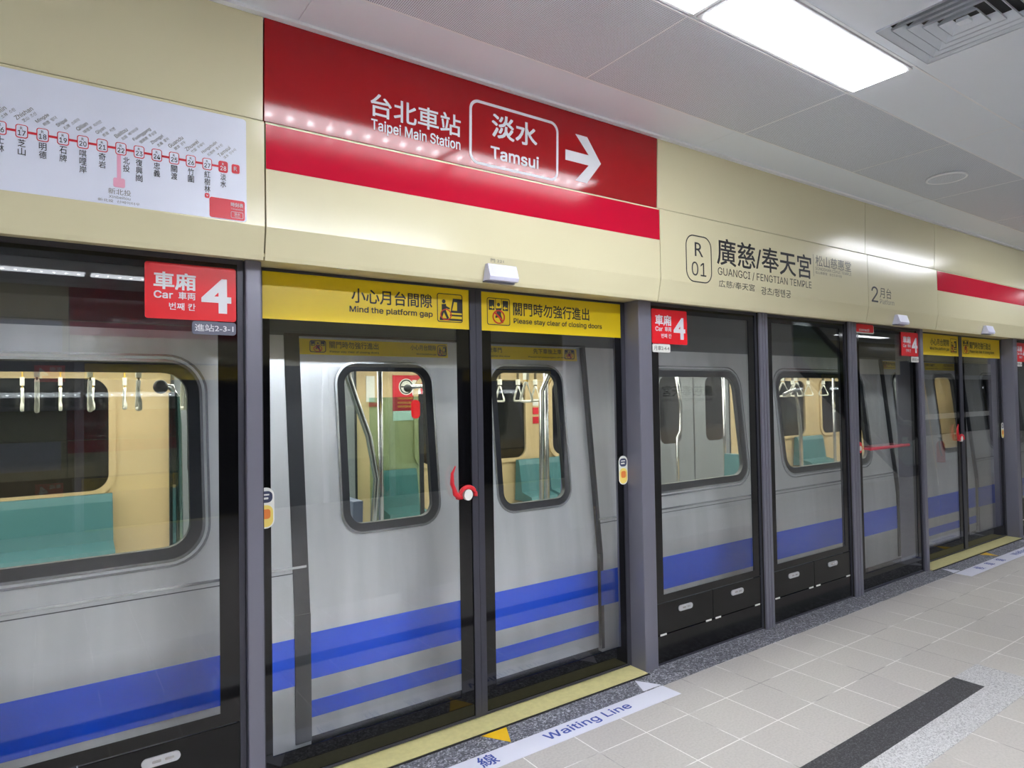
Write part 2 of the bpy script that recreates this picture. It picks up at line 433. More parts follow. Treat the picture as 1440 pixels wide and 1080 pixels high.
# tunnel behind the train
mb = MB()
mb.box(XL, XR, 6.9, 7.1, -1.4, 4.6, 'tunnel'); mb.box(XL, XR, 3.0, 7.1, -1.5, -1.4, 'tunnel'); mb.box(XL, XR, 2.95, 7.1, 4.5, 4.6, 'tunnel')
mb.box(XL, XR, 2.95, 3.0, 3.1, 4.6, 'tunnel')
struct(mb.build('wall_tunnel'))
struct(MB().box(XL - 0.2, XL, BACK - 0.5, 7.1, -1.5, 4.6, 'wall_grey').build('wall_left'))
struct(MB().box(XR, XR + 0.2, BACK - 0.5, 7.1, -1.5, 4.6, 'wall_grey').build('wall_right'))
# header underside and carrier beam
mb = MB()
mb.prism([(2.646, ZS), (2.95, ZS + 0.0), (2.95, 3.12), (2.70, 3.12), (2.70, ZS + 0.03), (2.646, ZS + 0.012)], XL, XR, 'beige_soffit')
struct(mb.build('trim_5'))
# plain screen wall beyond the part of the platform shown
mb = MB()
mb.box(12.3, XR, YG, YG + 0.04, 0, ZS, 'frit'); mb.box(XL, -1.76, YG, YG + 0.04, 0, ZS, 'frit')
mb.box(12.3, XR, YF, YF + 0.03, ZS, ZC, 'beige'); mb.box(XL, -2.4, YF, YF + 0.03, ZS, ZC, 'beige')
struct(mb.build('wall_front'))

# opposite side of the island platform: header, dark screens, pillars
mb = MB()
def back_header(x0, x1, m):
    mb.box(x0 + .004, x1 - .004, BACK - 0.03, BACK, 2.703, ZC, m)
BX = [XL, -4.9, 0.24, 2.46, 4.85, 6.1, 10.6, XR]
for i in range(len(BX) - 1):
    back_header(BX[i], BX[i + 1], 'red' if i == 2 else 'beige')
    x0, x1 = BX[i] + .004, BX[i + 1] - .004
    mb.box(x0, x1, BACK - 0.03, BACK + 0.006, ZS, 2.695, 'beige')
mb.box(0.246, 2.454, BACK, BACK + 0.008, 2.511, 2.684, 'pink')
mb.box(-4.0, 0.17, BACK, BACK + 0.009, 2.29, 2.684, 'map_white')
mb.box(XL, XR, BACK - 0.03, BACK - 0.02, ZS, ZC, 'gap')
mb.box(XL, XR, BACK - 0.2, BACK - 0.16, 0, ZS + 0.2, 'frit')
for k in range(-1, 5):
    for x in (0.35, 2.55): mb.box(x + DX * k - .05, x + DX * k + .05, BACK - 0.2, BACK - 0.11, 0, ZS, 'pillar')
    for x in (3.65, 4.8): mb.box(x + DX * k - .05, x + DX * k + .05, BACK - 0.2, BACK - 0.12, 0, ZS, 'pillar')
    mb.box(0.41 + DX * k, 2.49 + DX * k, BACK - 0.16, BACK - 0.155, 1.95, 2.16, 'yellow')
    mb.box(0.41 + DX * k, 2.49 + DX * k, BACK - 0.16, BACK - 0.02, 0, 0.006, 'sill')
mb.box(-0.12, 0.2, BACK - 0.156, BACK - 0.15, 1.92, 2.13, 'sign_red')
MX = (-1, 0, 0)
write(mb, '台北車站', 'white_print', (2.2, BACK + 0.004, 2.82), MX, (0, 0, 1), 0.46, 0.12, 0.015)
write(mb, 'Taipei Main Station', 'white_print', (2.2, BACK + 0.004, 2.765), MX, (0, 0, 1), 0.46, 0.045, 0.01)
write(mb, '車廂', 'white_print', (0.17, BACK - 0.148, 2.05), MX, (0, 0, 1), 0.13, 0.06, 0.02)
write(mb, '4', 'white_print', (0.02, BACK - 0.148, 1.96), MX, (0, 0, 1), 0.1, 0.13, 0.03)
wb = struct(mb.build('wall_back'))

# ------------------------------------------------------------------ ceiling things
def ceiling_lamp(x, y, label, dm='lamp'):
    t = thing('ceiling_light', label, 'ceiling light', (x, y, ZC), 'LED ceiling lights along the platform')
    w, d = 1.19, 0.29; f = .02
    m_ = MB()
    for a in ((x - w / 2, x + w / 2, y - d / 2, y - d / 2 + f), (x - w / 2, x + w / 2, y + d / 2 - f, y + d / 2), (x - w / 2, x - w / 2 + f, y - d / 2 + f, y + d / 2 - f), (x + w / 2 - f, x + w / 2, y - d / 2 + f, y + d / 2 - f)):
        m_.box(*a, ZC - 0.004, ZC + 0.0055, 'lamp_frame')
    m_.build('frame', t, (x, y, ZC))
    m_ = MB(); m_.box(x - w / 2 + f, x + w / 2 - f, y - d / 2 + f, y + d / 2 - f, ZC - 0.011, ZC + 0.0055, dm)
    d_ = m_.build('diffuser', t, (x, y, ZC))
    return t
lp = {}
YLAMP, YFILL, YLAMP2 = 1.555, -0.635, -3.44  # middle row is added, unseen fill that brightens ceiling, pillars and train
for xn in lamp_centres:
    for y in (YLAMP, YFILL, YLAMP2):
        x = xn - 1.73 if y == YLAMP2 else xn
        if abs(x - 2.73) < .01 and y > 0: lab = 'long bright rectangular ceiling light wholly in view beside the air vent'
        elif abs(x - 1.517) < .01 and y > 0: lab = 'ceiling light at the top edge, only its bright corner showing'
        elif y > 0: lab = 'ceiling light further along the row nearest the train screen'
        elif y == YFILL: lab = 'unseen fill light added over the middle of the island platform'
        else: lab = 'ceiling light over the opposite side of the island platform'
        if y == YFILL and xn > 7: continue
        dm = 'lamp' if y > 0 else 'lamp_fill' if y == YFILL else 'lamp_opposite'
        if dm not in lp: lp[dm] = ceiling_lamp(x, y, lab, dm)
        else: dup(lp[dm], x - lp[dm].location.x, lab, y - lp[dm].location.y)

# air vent: nested square cones
t = thing('air_vent', 'square white ceiling air diffuser with nested louvres', 'air vent', (3.09, 1.11, ZC))
vx, vy = 3.083, 1.107
m_ = MB(); m_.box(vx - .262, vx + .262, vy - .278, vy + .278, ZC + 0.055, ZC + 0.07, 'vent_dark'); m_.build('duct', t)
m_ = MB()
def sq_ring(b, h0, h1, z0, z1, m):
    A = [(vx + sx * h0, vy + sy * h0, z0) for sx, sy in ((-1, -1), (1, -1), (1, 1), (-1, 1))]
    B = [(vx + sx * h1, vy + sy * h1, z1) for sx, sy in ((-1, -1), (1, -1), (1, 1), (-1, 1))]
    for i in range(4):
        j = (i + 1) % 4
        b.quad((A[i], A[j], B[j], B[i]), m)
        b.quad([(p[0], p[1], p[2] + .003) for p in (A[i], B[i], B[j], A[j])], m)
sq_ring(m_, .277, .235, ZC - .002, ZC - .002, 'ceiling'); m_.build('flange', t)
for i, h in enumerate((.238, .196, .154, .112, .07)):
    m_ = MB(); sq_ring(m_, h, h, ZC - .010, ZC - .004, 'ceiling'); sq_ring(m_, h, h - .026, ZC - .006, ZC + .026, 'ceiling'); m_.build('louvre', t)
m_ = MB(); m_.box(vx - .022, vx + .022, vy - .022, vy + .022, ZC - .004, ZC + .01, 'ceiling'); m_.build('centre_plate', t)
# round speaker
t = thing('ceiling_speaker', 'round white speaker flush in the perforated ceiling row', 'speaker', (5.21, 2.01, ZC))
def disc(b, cx, cy, z0, z1, r, m, n=28):
    b.prism([(cx + r * math.cos(2 * math.pi * i / n), cy + r * math.sin(2 * math.pi * i / n)) for i in range(n)], z0, z1, m, 'z')
m_ = MB(); disc(m_, 5.21, 2.01, ZC - .012, ZC, .115, 'perforated'); m_.build('grille', t)
m_ = MB(); m_.tube([(5.21 + .12 * math.cos(a * math.pi / 16), 2.01 + .12 * math.sin(a * math.pi / 16), ZC - .008) for a in range(32)], .008, 'ceiling_joint', 8, True); m_.build('rim', t)

# ------------------------------------------------------------------ header panels
def yu(z): return YF + .018 - (z - 2.704) * .036
UZ = Vector((0, -.036, 1))
def upper_panel(x0, x1, m, label):
    b = MB(); b.prism([(yu(2.704), 2.704), (yu(ZC - .014), ZC - .014), (YF + .05, ZC - .014), (YF + .05, 2.704)], x0 + .003, x1 - .003, m)
    return tag(b.build('header_fascia', None, ((x0 + x1) / 2, YF, 2.9)), label, 'wall panel', 'upper header panels')
def lower_panel(x0, x1, label):
    t = thing('header_cladding', label, 'wall panel', ((x0 + x1) / 2, YF, 2.43), 'lower header covers')
    b = MB()
    b.prism([(YF + .028, 2.158), (YF + .022, 2.175), (YF, 2.285), (YF, 2.690), (YF + .004, 2.696), (YF + .03, 2.696), (YF + .05, ZS)], x0 + .003, x1 - .003, 'beige')
    b.build('cover', t)
    return t
XH = [-2.4, 0.695, 2.916, 5.298, 6.521, 8.70, 12.3]
upper_panel(XH[0], XH[1], 'beige', 'plain beige upper header panel above the white route map')
upper_panel(XH[2], XH[3], 'beige', 'plain beige upper header panel above the station name')
upper_panel(XH[3], XH[4], 'beige', 'narrow beige upper header panel above the platform number 2')
upper_panel(XH[4], XH[5], 'beige', 'beige upper header panel above the far pink stripe')
upper_panel(XH[5], XH[6], 'beige', 'last beige upper header panel beyond the far doors')
# red direction sign
ds = thing('direction_sign', 'large red header sign pointing right to Tamsui', 'sign', (1.8, YF, 2.9))
m_ = MB(); m_.prism([(yu(2.704), 2.704), (yu(ZC - .014), ZC - .014), (YF + .05, ZC - .014), (YF + .05, 2.704)], 0.698, 2.913, 'red'); m_.build('board', ds)
text_obj([('台北車站', 'white_print', 1.14, 2.829, 0.445, 0.097, 0.014), ('Taipei Main Station', 'white_print', 1.142, 2.758, 0.442, 0.058, 0.014),
          ('淡水', 'white_print', 1.762, 2.872, 0.272, 0.112, 0.018), ('Tamsui', 'white_print', 1.756, 2.766, 0.288, 0.059, 0.02)], ds, 'lettering', None)
m_ = MB()
m_.ring(rr(1.634, 2.174, 2.722, 3.028, .05), rr(1.647, 2.161, 2.735, 3.015, .04), lambda x, z: yu(z) - .0015, lambda x, z: yu(z) + .001, 'white_print'); m_.build('name_frame', ds)
m_ = MB()
cx, cz = 2.473, 2.874
m_.slab([(2.222, 2.849), (2.385, 2.849), (2.29, 2.752), (2.372, 2.752), (2.473, 2.874), (2.372, 2.998), (2.29, 2.998), (2.385, 2.903), (2.222, 2.903)][::1], lambda x, z: yu(z) - .0015, lambda x, z: yu(z) + .001, 'white_print'); m_.build('arrow', ds)

# route map cover
rm = lower_panel(XH[0], XH[1], 'beige header cover carrying the white route map')
m_ = MB(); m_.slab(rr(-2.2, 0.625, 2.29, 2.684, .012), lambda x, z: YF - .0015, lambda x, z: YF, 'map_white'); m_.build('map_sheet', rm)
ym = YF - .0025
m_ = MB()
m_.box(-2.1, 0.542, ym, YF - .001, 2.483, 2.4905, 'map_red')
m_.box(0.200, 0.212, ym, YF - .001, 2.36, 2.483, 'map_pink')
m_.slab(rr(0.189, 0.224, 2.352, 2.384, .006), lambda x, z: ym - .0008, lambda x, z: YF - .001, 'map_pink')
m_.build('route_line', rm)
st = [('16', '士林', 'Shilin', '스린'), ('17', '芝山', 'Zhishan', '즈산'), ('18', '明德', 'Mingde', '밍더'), ('19', '石牌', 'Shipai', '스파이'), ('20', '唭哩岸', 'Qilian', '치리안'), ('21', '奇岩', 'Qiyan', '치옌'),
      ('22', '北投', 'Beitou', '베이터우'), ('23', '復興崗', 'Fuxinggang', '푸싱강'), ('24', '忠義', 'Zhongyi', '중이'), ('25', '關渡', 'Guandu', '관두'), ('26', '竹圍', 'Zhuwei', '주웨이'), ('27', '紅樹林', 'Hongshulin', '훙수린'), ('28', '淡水', 'Tamsui', '단수이')]
prev = [('15', '劍潭', 'Jiantan', '젠탄'), ('14', '圓山', 'Yuanshan', '위안산'), ('13', '民權西路', 'Minquan', '민취안'), ('12', '雙連', 'Shuanglian', '솽롄'), ('11', '中山', 'Zhongshan', '중산')]
c45 = math.sqrt(.5)
for i, (num, cjk, en, ko) in enumerate(prev[::-1] + st):
    badge, ltr, lt2 = MB(), MB(), MB()
    k = i - len(prev); x = -0.118 + 0.0550 * k; z = 2.487
    last = num == '28'
    badge.slab(rr(x - .0165, x + .0165, z - .0215, z + .0215, .008, 4), lambda a, b: ym - .0006, lambda a, b: YF - .001, 'map_red')
    if not last: badge.slab(rr(x - .0140, x + .0140, z - .0190, z + .0190, .006, 4), lambda a, b: ym - .0012, lambda a, b: YF - .001, 'map_white')
    tm = 'white_print' if last else 'dark_print'
    write(badge, num, tm, (x - .010, ym - .0016, z - .014), (1, 0, 0), (0, 0, 1), .020, .016, .01)
    write(badge, 'R', tm, (x - .004, ym - .0016, z + .005), (1, 0, 0), (0, 0, 1), .007, .009)
    hh = 0.027 * len(cjk)
    zt = 2.462 if num != '22' else 2.462
    write(ltr, cjk, 'dark_print', (x - .010 + (.016 if num == '22' else 0), ym, zt - hh), (1, 0, 0), (0, 0, 1), .020, hh, .004, vert=True)
    write(lt2, en, 'grey_print', (x - .012, ym, z + .034), (c45, 0, c45), (-c45, 0, c45), None, .013, .004)
    write(lt2, cjk + '  ' + ko, 'grey_print', (x + .006, ym, z + .030), (c45, 0, c45), (-c45, 0, c45), None, .0105, 0)
    badge.build('station_badge', rm); ltr.build('station_name', rm); lt2.build('station_name_translation', rm)
badge, ltr = MB(), MB()
badge.slab(rr(0.572, 0.600, 2.470, 2.504, .006, 4), lambda a, b: ym - .0006, lambda a, b: YF - .001, 'map_red')
write(ltr, 'R', 'white_print', (0.5795, ym - .0012, 2.479), (1, 0, 0), (0, 0, 1), .012, .016, .008); ltr.build('lettering', rm); ltr = MB()
badge.build('terminal_badge', rm); badge = MB()
badge.slab(rr(0.478, 0.494, 2.361, 2.379, .005, 4), lambda a, b: ym - .0006, lambda a, b: YF - .001, 'map_red')
write(ltr, 'v', 'white_print', (0.4825, ym - .0012, 2.367), (1, 0, 0), (0, 0, 1), .007, .006, .02)
badge_ltr = ltr.build('lettering', rm)
ltr = MB(); write(ltr, '新北投', 'grey_print', (0.174, ym, 2.326), (1, 0, 0), (0, 0, 1), .068, .020); ltr.build('lettering', rm)
ltr = MB(); write(ltr, 'Xinbeitou', 'grey_print', (0.176, ym, 2.312), (1, 0, 0), (0, 0, 1), .064, .010); ltr.build('lettering', rm)
ltr = MB(); write(ltr, '新北投  신베이터우', 'grey_print', (0.144, ym, 2.297), (1, 0, 0), (0, 0, 1), .125, .010); ltr.build('lettering', rm)
badge.build('transfer_badge', rm)
badge = MB(); badge.slab(rr(0.494, 0.618, 2.293, 2.368, .008, 4), lambda a, b: ym, lambda a, b: YF - .001, 'map_red')
badge.ring(rr(0.568, 0.612, 2.300, 2.324, .004, 4), rr(0.5695, 0.6105, 2.3015, 2.3225, .003, 4), lambda a, b: ym - .0006, lambda a, b: ym, 'white_print')
badge.build('notice_plate', rm)
ltr = MB(); write(ltr, '時刻表', 'white_print', (0.568, ym - .0008, 2.342), (1, 0, 0), (0, 0, 1), .044, .016, .01); ltr.build('lettering', rm)
ltr = MB(); write(ltr, 'Timetable', 'white_print', (0.568, ym - .0008, 2.331), (1, 0, 0), (0, 0, 1), .044, .006); ltr.build('lettering', rm)
ltr = MB(); write(ltr, '淡水', 'white_print', (0.580, ym - .0008, 2.310), (1, 0, 0), (0, 0, 1), .021, .010, .01); ltr.build('lettering', rm)
ltr = MB(); write(ltr, 'Tamsui', 'white_print', (0.580, ym - .0008, 2.304), (1, 0, 0), (0, 0, 1), .021, .005); ltr.build('lettering', rm)

def band_cover(x0, x1, label):
    t = lower_panel(x0, x1, label)
    b = MB(); b.box(x0 + .003, x1 - .003, YF - .0015, YF, 2.511, 2.686, 'pink'); b.build('crimson_band', t)
    return t
band_cover(XH[1], XH[2], 'beige header cover with crimson band under the red direction sign')
nm = lower_panel(XH[2], XH[3], 'beige header cover with the station name Guangci / Fengtian Temple')
yl = YF - .0008
m_ = MB(); m_.ring(rr(3.140, 3.380, 2.292, 2.580, .07), rr(3.147, 3.373, 2.299, 2.573, .063), lambda a, b: yl, lambda a, b: YF, 'dark_print'); m_.build('code_frame', nm)
text_obj([('R', 'dark_print', 3.222, 2.452, .078, .085, 0), ('01', 'dark_print', 3.190, 2.332, .135, .085, 0),
          ('廣慈/奉天宮', 'dark_print', 3.434, 2.425, 1.058, .168, .012), ('GUANGCI / FENGTIAN TEMPLE', 'dark_print', 3.438, 2.352, 1.053, .056, 0),
          ('広慈/奉天宮', 'dark_print', 3.444, 2.282, .372, .046, 0), ('광츠/펑톈궁', 'dark_print', 3.885, 2.268, .345, .054, 0),
          ('松山慈惠堂', 'grey_print', 4.553, 2.528, .490, .080, .004), ('SONGSHAN CIHUI TEMPLE', 'grey_print', 4.548, 2.500, .498, .022, 0),
          ('松山慈恵堂   쑹산츠후이탕', 'grey_print', 4.548, 2.472, .36, .02, 0)], nm, 'lettering', yl)
m_ = MB(); m_.box(4.522, 4.525, yl, YF, 2.45, 2.61, 'grey_print'); m_.build('divider_line', nm)
pn = lower_panel(XH[3], XH[4], 'narrow beige header cover marked 2 Platform')
text_obj([('2', 'dark_print', 5.345, 2.325, .105, .125, 0), ('月台', 'dark_print', 5.478, 2.366, .19, .085, 0), ('Platform', 'grey_print', 5.478, 2.318, .235, .04, 0)], pn, 'lettering', yl)
band_cover(XH[4], XH[5], 'beige header cover with crimson band above the far doors')
lower_panel(XH[5], XH[6], 'plain beige header cover beyond the far doors')

# small lamp boxes on the header
lb = None
for x, z, lab in ((1.787, 2.162, 'lilac-white lamp box on the header between the two near yellow banners'),
               (5.80, 2.165, 'lilac-white lamp box under the platform number 2'),
               (7.60, 2.165, 'lilac-white lamp box above the far yellow banners')):
    if lb is None:
        lb = thing('indicator_lamp', lab, 'lamp', (x, YF, z), 'door indicator lamps on the header')
        b = MB(); b.prism([(YF - .035, z + .004), (YF - .042, z + .02), (YF - .022, z + .082), (YF, z + .082), (YF + .022, z + .004)], x - .083, x + .083, 'box_lilac'); b.build('lens', lb)
        b = MB(); b.box(x - .086, x + .086, YF - .002, YF + .02, z - .002, z + .004, 'tag_grey'); b.build('base', lb)
    else: dup(lb, x - lb.location.x, lab)
m_ = MB(); write(m_, '門 221', 'grey_print', (1.735, yl, 2.258), (1, 0, 0), (0, 0, 1), .075, .016)
tag(m_.build('door_number_label'), 'tiny door number 221 printed above the near lamp box', 'label')
t = thing('door_sensor', 'small white sensor under the header left of the yellow banner text', 'sensor', (1.0, 2.70, ZS))
m_ = MB(); m_.box(1.005, 1.065, 2.672, 2.70, ZS - .008, ZS, 'sticker_white', .003); m_.build('housing', t)
m_ = MB(); m_.box(1.02, 1.05, 2.678, 2.694, ZS - .0095, ZS - .008, 'silver'); m_.build('lens', t)
for x, lab in ((0.42, 'dark keyhole cap under the header left of the left pillar'), (0.875, 'dark keyhole cap under the header right of the left pillar'), (2.96, 'dark keyhole cap under the header at the right pillar')):
    b = MB(); disc(b, x, 2.675, ZS - .006, ZS, .014, 'gap', 14); tag(b.build('keyhole_cap', None, (x, 2.675, ZS)), lab, 'cap')

# ------------------------------------------------------------------ platform screen doors
def rect_frame(b, x0, x1, z0, z1, l, r, bt, tp, y0, y1, m):
    b.box(x0, x0 + l, y0, y1, z0, z1, m); b.box(x1 - r, x1, y0, y1, z0, z1, m)
    b.box(x0 + l, x1 - r, y0, y1, z0, z0 + bt, m); b.box(x0 + l, x1 - r, y0, y1, z1 - tp, z1, m)

def fixed_panel(x0, x1, label, drawers=True):
    t = thing('fixed_glass_screen', label, 'glass screen', ((x0 + x1) / 2, YG, 0), 'fixed glass panels of the platform screen')
    zb = 0.365 if drawers else 0.02
    s = .022
    b = MB(); rect_frame(b, x0, x1, 0, ZS, s, s, .012, .02, YG - .001, YG + .06, 'stile'); b.build('frame', t)
    b = MB(); b.box(x0 + s, x1 - s, YG + .004, YG + .012, zb, ZS - .02, 'psd_glass'); b.build('glass_pane', t)
    b = MB(); rect_frame(b, x0 + s, x1 - s, zb, ZS - .02, .06, .072, .045 if drawers else .125, .04, YG + .001, YG + .0035, 'frit'); b.build('black_border', t)
    if drawers:
        b = MB(); b.box(x0 + s, x1 - s, YG, YG + .05, .012, .172, 'black'); b.build('kick_plate', t)
        xm = (x0 + x1) / 2
        for a, c in ((x0 + s + .002, xm - .002), (xm + .002, x1 - s - .002)):
            b = MB(); b.box(a, c, YG - .001, YG + .04, .178, .360, 'black', .002); d = b.build('access_door', t)
            b = MB(); w = .064; hx = (a + c) / 2 - .01
            b.slab(rr(hx - w, hx + w, .288, .322, .017), lambda q, z: YG - .008, lambda q, z: YG - .001, 'silver')
            for q in (-.03, .012): b.slab(rr(hx + q, hx + q + .03, .300, .310, .004, 3), lambda q, z: YG - .0085, lambda q, z: YG - .008, 'chrome')
            b.build('handle', d)
            for hx in (a + .045, c - .045):
                b = MB(); b.box(hx - .026, hx + .026, YG - .004, YG, .171, .181, 'sticker_white'); b.build('hinge', d)
    return t

def pillar(x0, x1, y1, label, left_gap=False):
    b = MB(); b.box(x0, x1, YP, y1, 0, ZS, 'pillar', .006)
    return tag(b.build('screen_pillar', None, ((x0 + x1) / 2, YP, 0)), label, 'pillar', 'grey pillars of the platform screen')
def mullion(x0, x1, label):
    t = thing('screen_mullion', label, 'mullion', ((x0 + x1) / 2, YP, 0), 'grey mullions of the platform screen')
    w = (x1 - x0)
    b = MB(); b.box(x0, x1, YP + .012, YG + .06, 0, ZS, 'gap'); b.build('core', t)
    for a, c in ((0, .30), (.36, .64), (.70, 1)):
        b = MB(); b.box(x0 + w * a, x0 + w * c, YP - .002, YP + .012, 0, ZS, 'pillar', .003); b.build('cover_strip', t)
    return t

P0 = fixed_panel(-0.467, 0.642, 'glass screen panel left of the left pillar, in front of the train window')
fixed_panel(-1.66, -0.56, 'glass screen panel at the far left of the screen wall')
mullion(-0.56, -0.467, 'grey mullion at the far left of the screen wall')
pillar(0.646, 0.708, YD + .1, 'grey steel pillar left of the near doors')
pillar(2.846, 2.953, YD + .1, 'broad grey steel pillar right of the near doors')
P1 = fixed_panel(2.953, 4.024, 'glass screen panel with drawers right of the broad pillar')
mullion(4.024, 4.119, 'grey mullion between the two drawer panels')
fixed_panel(4.119, 5.199, 'second glass screen panel with drawers, crossed by dark diagonal reflections')
mullion(5.199, 5.319, 'grey mullion between drawer panel and emergency door')
pe = fixed_panel(5.319, 6.425, 'emergency door panel with red push bar and no drawers', False)
b = MB(); b.tube([(5.42, YP - .03, 1.15), (6.08, YP - .03, 1.15)], .013, 'bar_red', 12)
for x in (5.44, 6.06): b.box(x - .012, x + .012, YP - .03, YG, 1.142, 1.158, 'bar_red')
b.build('push_bar', pe)
b = MB(); b.slab([(5.352 + .03 * math.cos(i * math.pi / 10), 1.165 + .045 * math.sin(i * math.pi / 10)) for i in range(20)], lambda x, z: YG - .012, lambda x, z: YG, 'handle_red')
lk = b.build('lock', pe)
b = MB(); b.slab([(5.352 + .016 * math.cos(i * math.pi / 8), 1.158 + .02 * math.sin(i * math.pi / 8)) for i in range(16)], lambda x, z: YG - .016, lambda x, z: YG - .01, 'sticker_white'); b.build('button', lk)
pillar(6.429, 6.486, YD + .1, 'slim grey steel pillar left of the far doors')
pillar(2.846 + DX, 2.953 + DX, YD + .1, 'grey steel pillar right of the far doors')
fixed_panel(2.953 + DX, 4.024 + DX, 'glass screen panel beyond the far doors')
mullion(4.024 + DX, 4.119 + DX, 'first grey mullion beyond the far doors')
fixed_panel(4.119 + DX, 5.199 + DX, 'second glass screen panel beyond the far doors')
mullion(5.199 + DX, 5.319 + DX, 'second grey mullion beyond the far doors')
fixed_panel(5.319 + DX, 6.425 + DX, 'third glass screen panel beyond the far doors')

def icon_gap(b, x0, z0, w, h, y):
    F = lambda px, pz: (x0 + px * w, z0 + pz * h)
    f0, f1 = (lambda x, z: y - .0008), (lambda x, z: y)
    b.ring(rr(x0, x0 + w, z0, z0 + h, .012, 4), rr(x0 + .004, x0 + w - .004, z0 + .004, z0 + h - .004, .009, 4), f0, f1, 'dark_print')
    b.slab([F(.52, .34), F(.62, .84), F(.97, .84), F(.97, .34)], f0, f1, 'dark_print')
    b.slab([F(.58, .42), F(.66, .72), F(.78, .72), F(.78, .42)], lambda x, z: y - .0013, f0, 'yellow')
    b.slab([F(.5, .22), F(.5, .28), F(.97, .28), F(.97, .22)], f0, f1, 'dark_print')
    b.slab([F(.1, .06), F(.1, .13), F(.97, .13), F(.97, .06)], f0, f1, 'dark_print')
    n = [F(.26 + .07 * math.cos(a * .5236), .72 + .07 * math.sin(a * .5236)) for a in range(12)]; b.slab(n, f0, f1, 'dark_print')
    b.slab([F(.18, .40), F(.18, .62), F(.34, .64), F(.36, .56), F(.50, .50), F(.48, .45), F(.34, .48), F(.34, .40)], f0, f1, 'dark_print')
    b.slab([F(.18, .40), F(.10, .12), F(.18, .12), F(.26, .34), F(.38, .12), F(.46, .14), F(.34, .40)], f0, f1, 'dark_print')
    q = [(a * math.pi / 12) for a in range(24)]
    b.ring([F(.34 + .22 * math.cos(a), .26 + .2 * math.sin(a)) for a in q], [F(.34 + .185 * math.cos(a), .26 + .165 * math.sin(a)) for a in q], lambda x, z: y - .0018, f1, 'icon_red')
def icon_close(b, x0, z0, w, h, y):
    F = lambda px, pz: (x0 + px * w, z0 + pz * h)
    f0, f1 = (lambda x, z: y - .0008), (lambda x, z: y)
    b.ring(rr(x0, x0 + w, z0, z0 + h, .012, 4), rr(x0 + .004, x0 + w - .004, z0 + .004, z0 + h - .004, .009, 4), f0, f1, 'dark_print')
    for a, c in ((.08, .32), (.68, .92)):
        b.slab([F(a, .55), F(a, .92), F(c, .92), F(c, .55)], f0, f1, 'dark_print')
    b.slab([F(.12, .62), F(.12, .67), F(.22, .67), F(.22, .72), F(.30, .645), F(.22, .57), F(.22, .62)], lambda x, z: y - .0013, f0, 'yellow')
    b.slab([F(.88, .62), F(.88, .67), F(.78, .67), F(.78, .72), F(.70, .645), F(.78, .57), F(.78, .62)], lambda x, z: y - .0013, f0, 'yellow')
    for a in (.36, .62): b.slab([F(a, .6), F(a, .96), F(a + .02, .96), F(a + .02, .6)], f0, f1, 'dark_print')
    b.slab([F(.5 + .07 * math.cos(a * .5236), .76 + .07 * math.sin(a * .5236)) for a in range(12)], f0, f1, 'dark_print')
    b.slab([F(.38, .62), F(.62, .64), F(.60, .40), F(.70, .10), F(.62, .08), F(.50, .30), F(.36, .26), F(.36, .34), F(.42, .40)], f0, f1, 'dark_print')
    q = [(a * math.pi / 12) for a in range(24)]
    b.ring([F(.5 + .27 * math.cos(a), .31 + .26 * math.sin(a)) for a in q], [F(.5 + .22 * math.cos(a), .31 + .21 * math.sin(a)) for a in q], lambda x, z: y - .0018, f1, 'icon_red')
    b.slab([F(.31, .44), F(.35, .49), F(.70, .18), F(.66, .13)], lambda x, z: y - .0018, f1, 'icon_red')

def oval_sticker(xc, zc, par, y):
    b = MB(); b.slab(rr(xc - .036, xc + .036, zc - .085, zc + .085, .034), lambda x, z: y - .001, lambda x, z: y, 'sticker_white')
    b.slab(rr(xc - .031, xc + .031, zc - .079, zc + .012, .028), lambda x, z: y - .0014, lambda x, z: y - .0006, 'sticker_yellow')
    b.slab(rr(xc - .018, xc + .020, zc - .045, zc - .005, .012), lambda x, z: y - .0018, lambda x, z: y - .001, 'sticker_orange')
    b.slab(rr(xc - .029, xc + .029, zc + .022, zc + .07, .02), lambda x, z: y - .0014, lambda x, z: y - .0006, 'sticker_navy')
    b.slab(rr(xc - .018, xc + .012, zc + .036, zc + .044, .002, 2), lambda x, z: y - .0018, lambda x, z: y - .001, 'sticker_white')
    b.slab(rr(xc - .018, xc + .016, zc + .052, zc + .058, .002, 2), lambda x, z: y - .0018, lambda x, z: y - .001, 'sticker_white')
    b.build('warning_sticker', par)

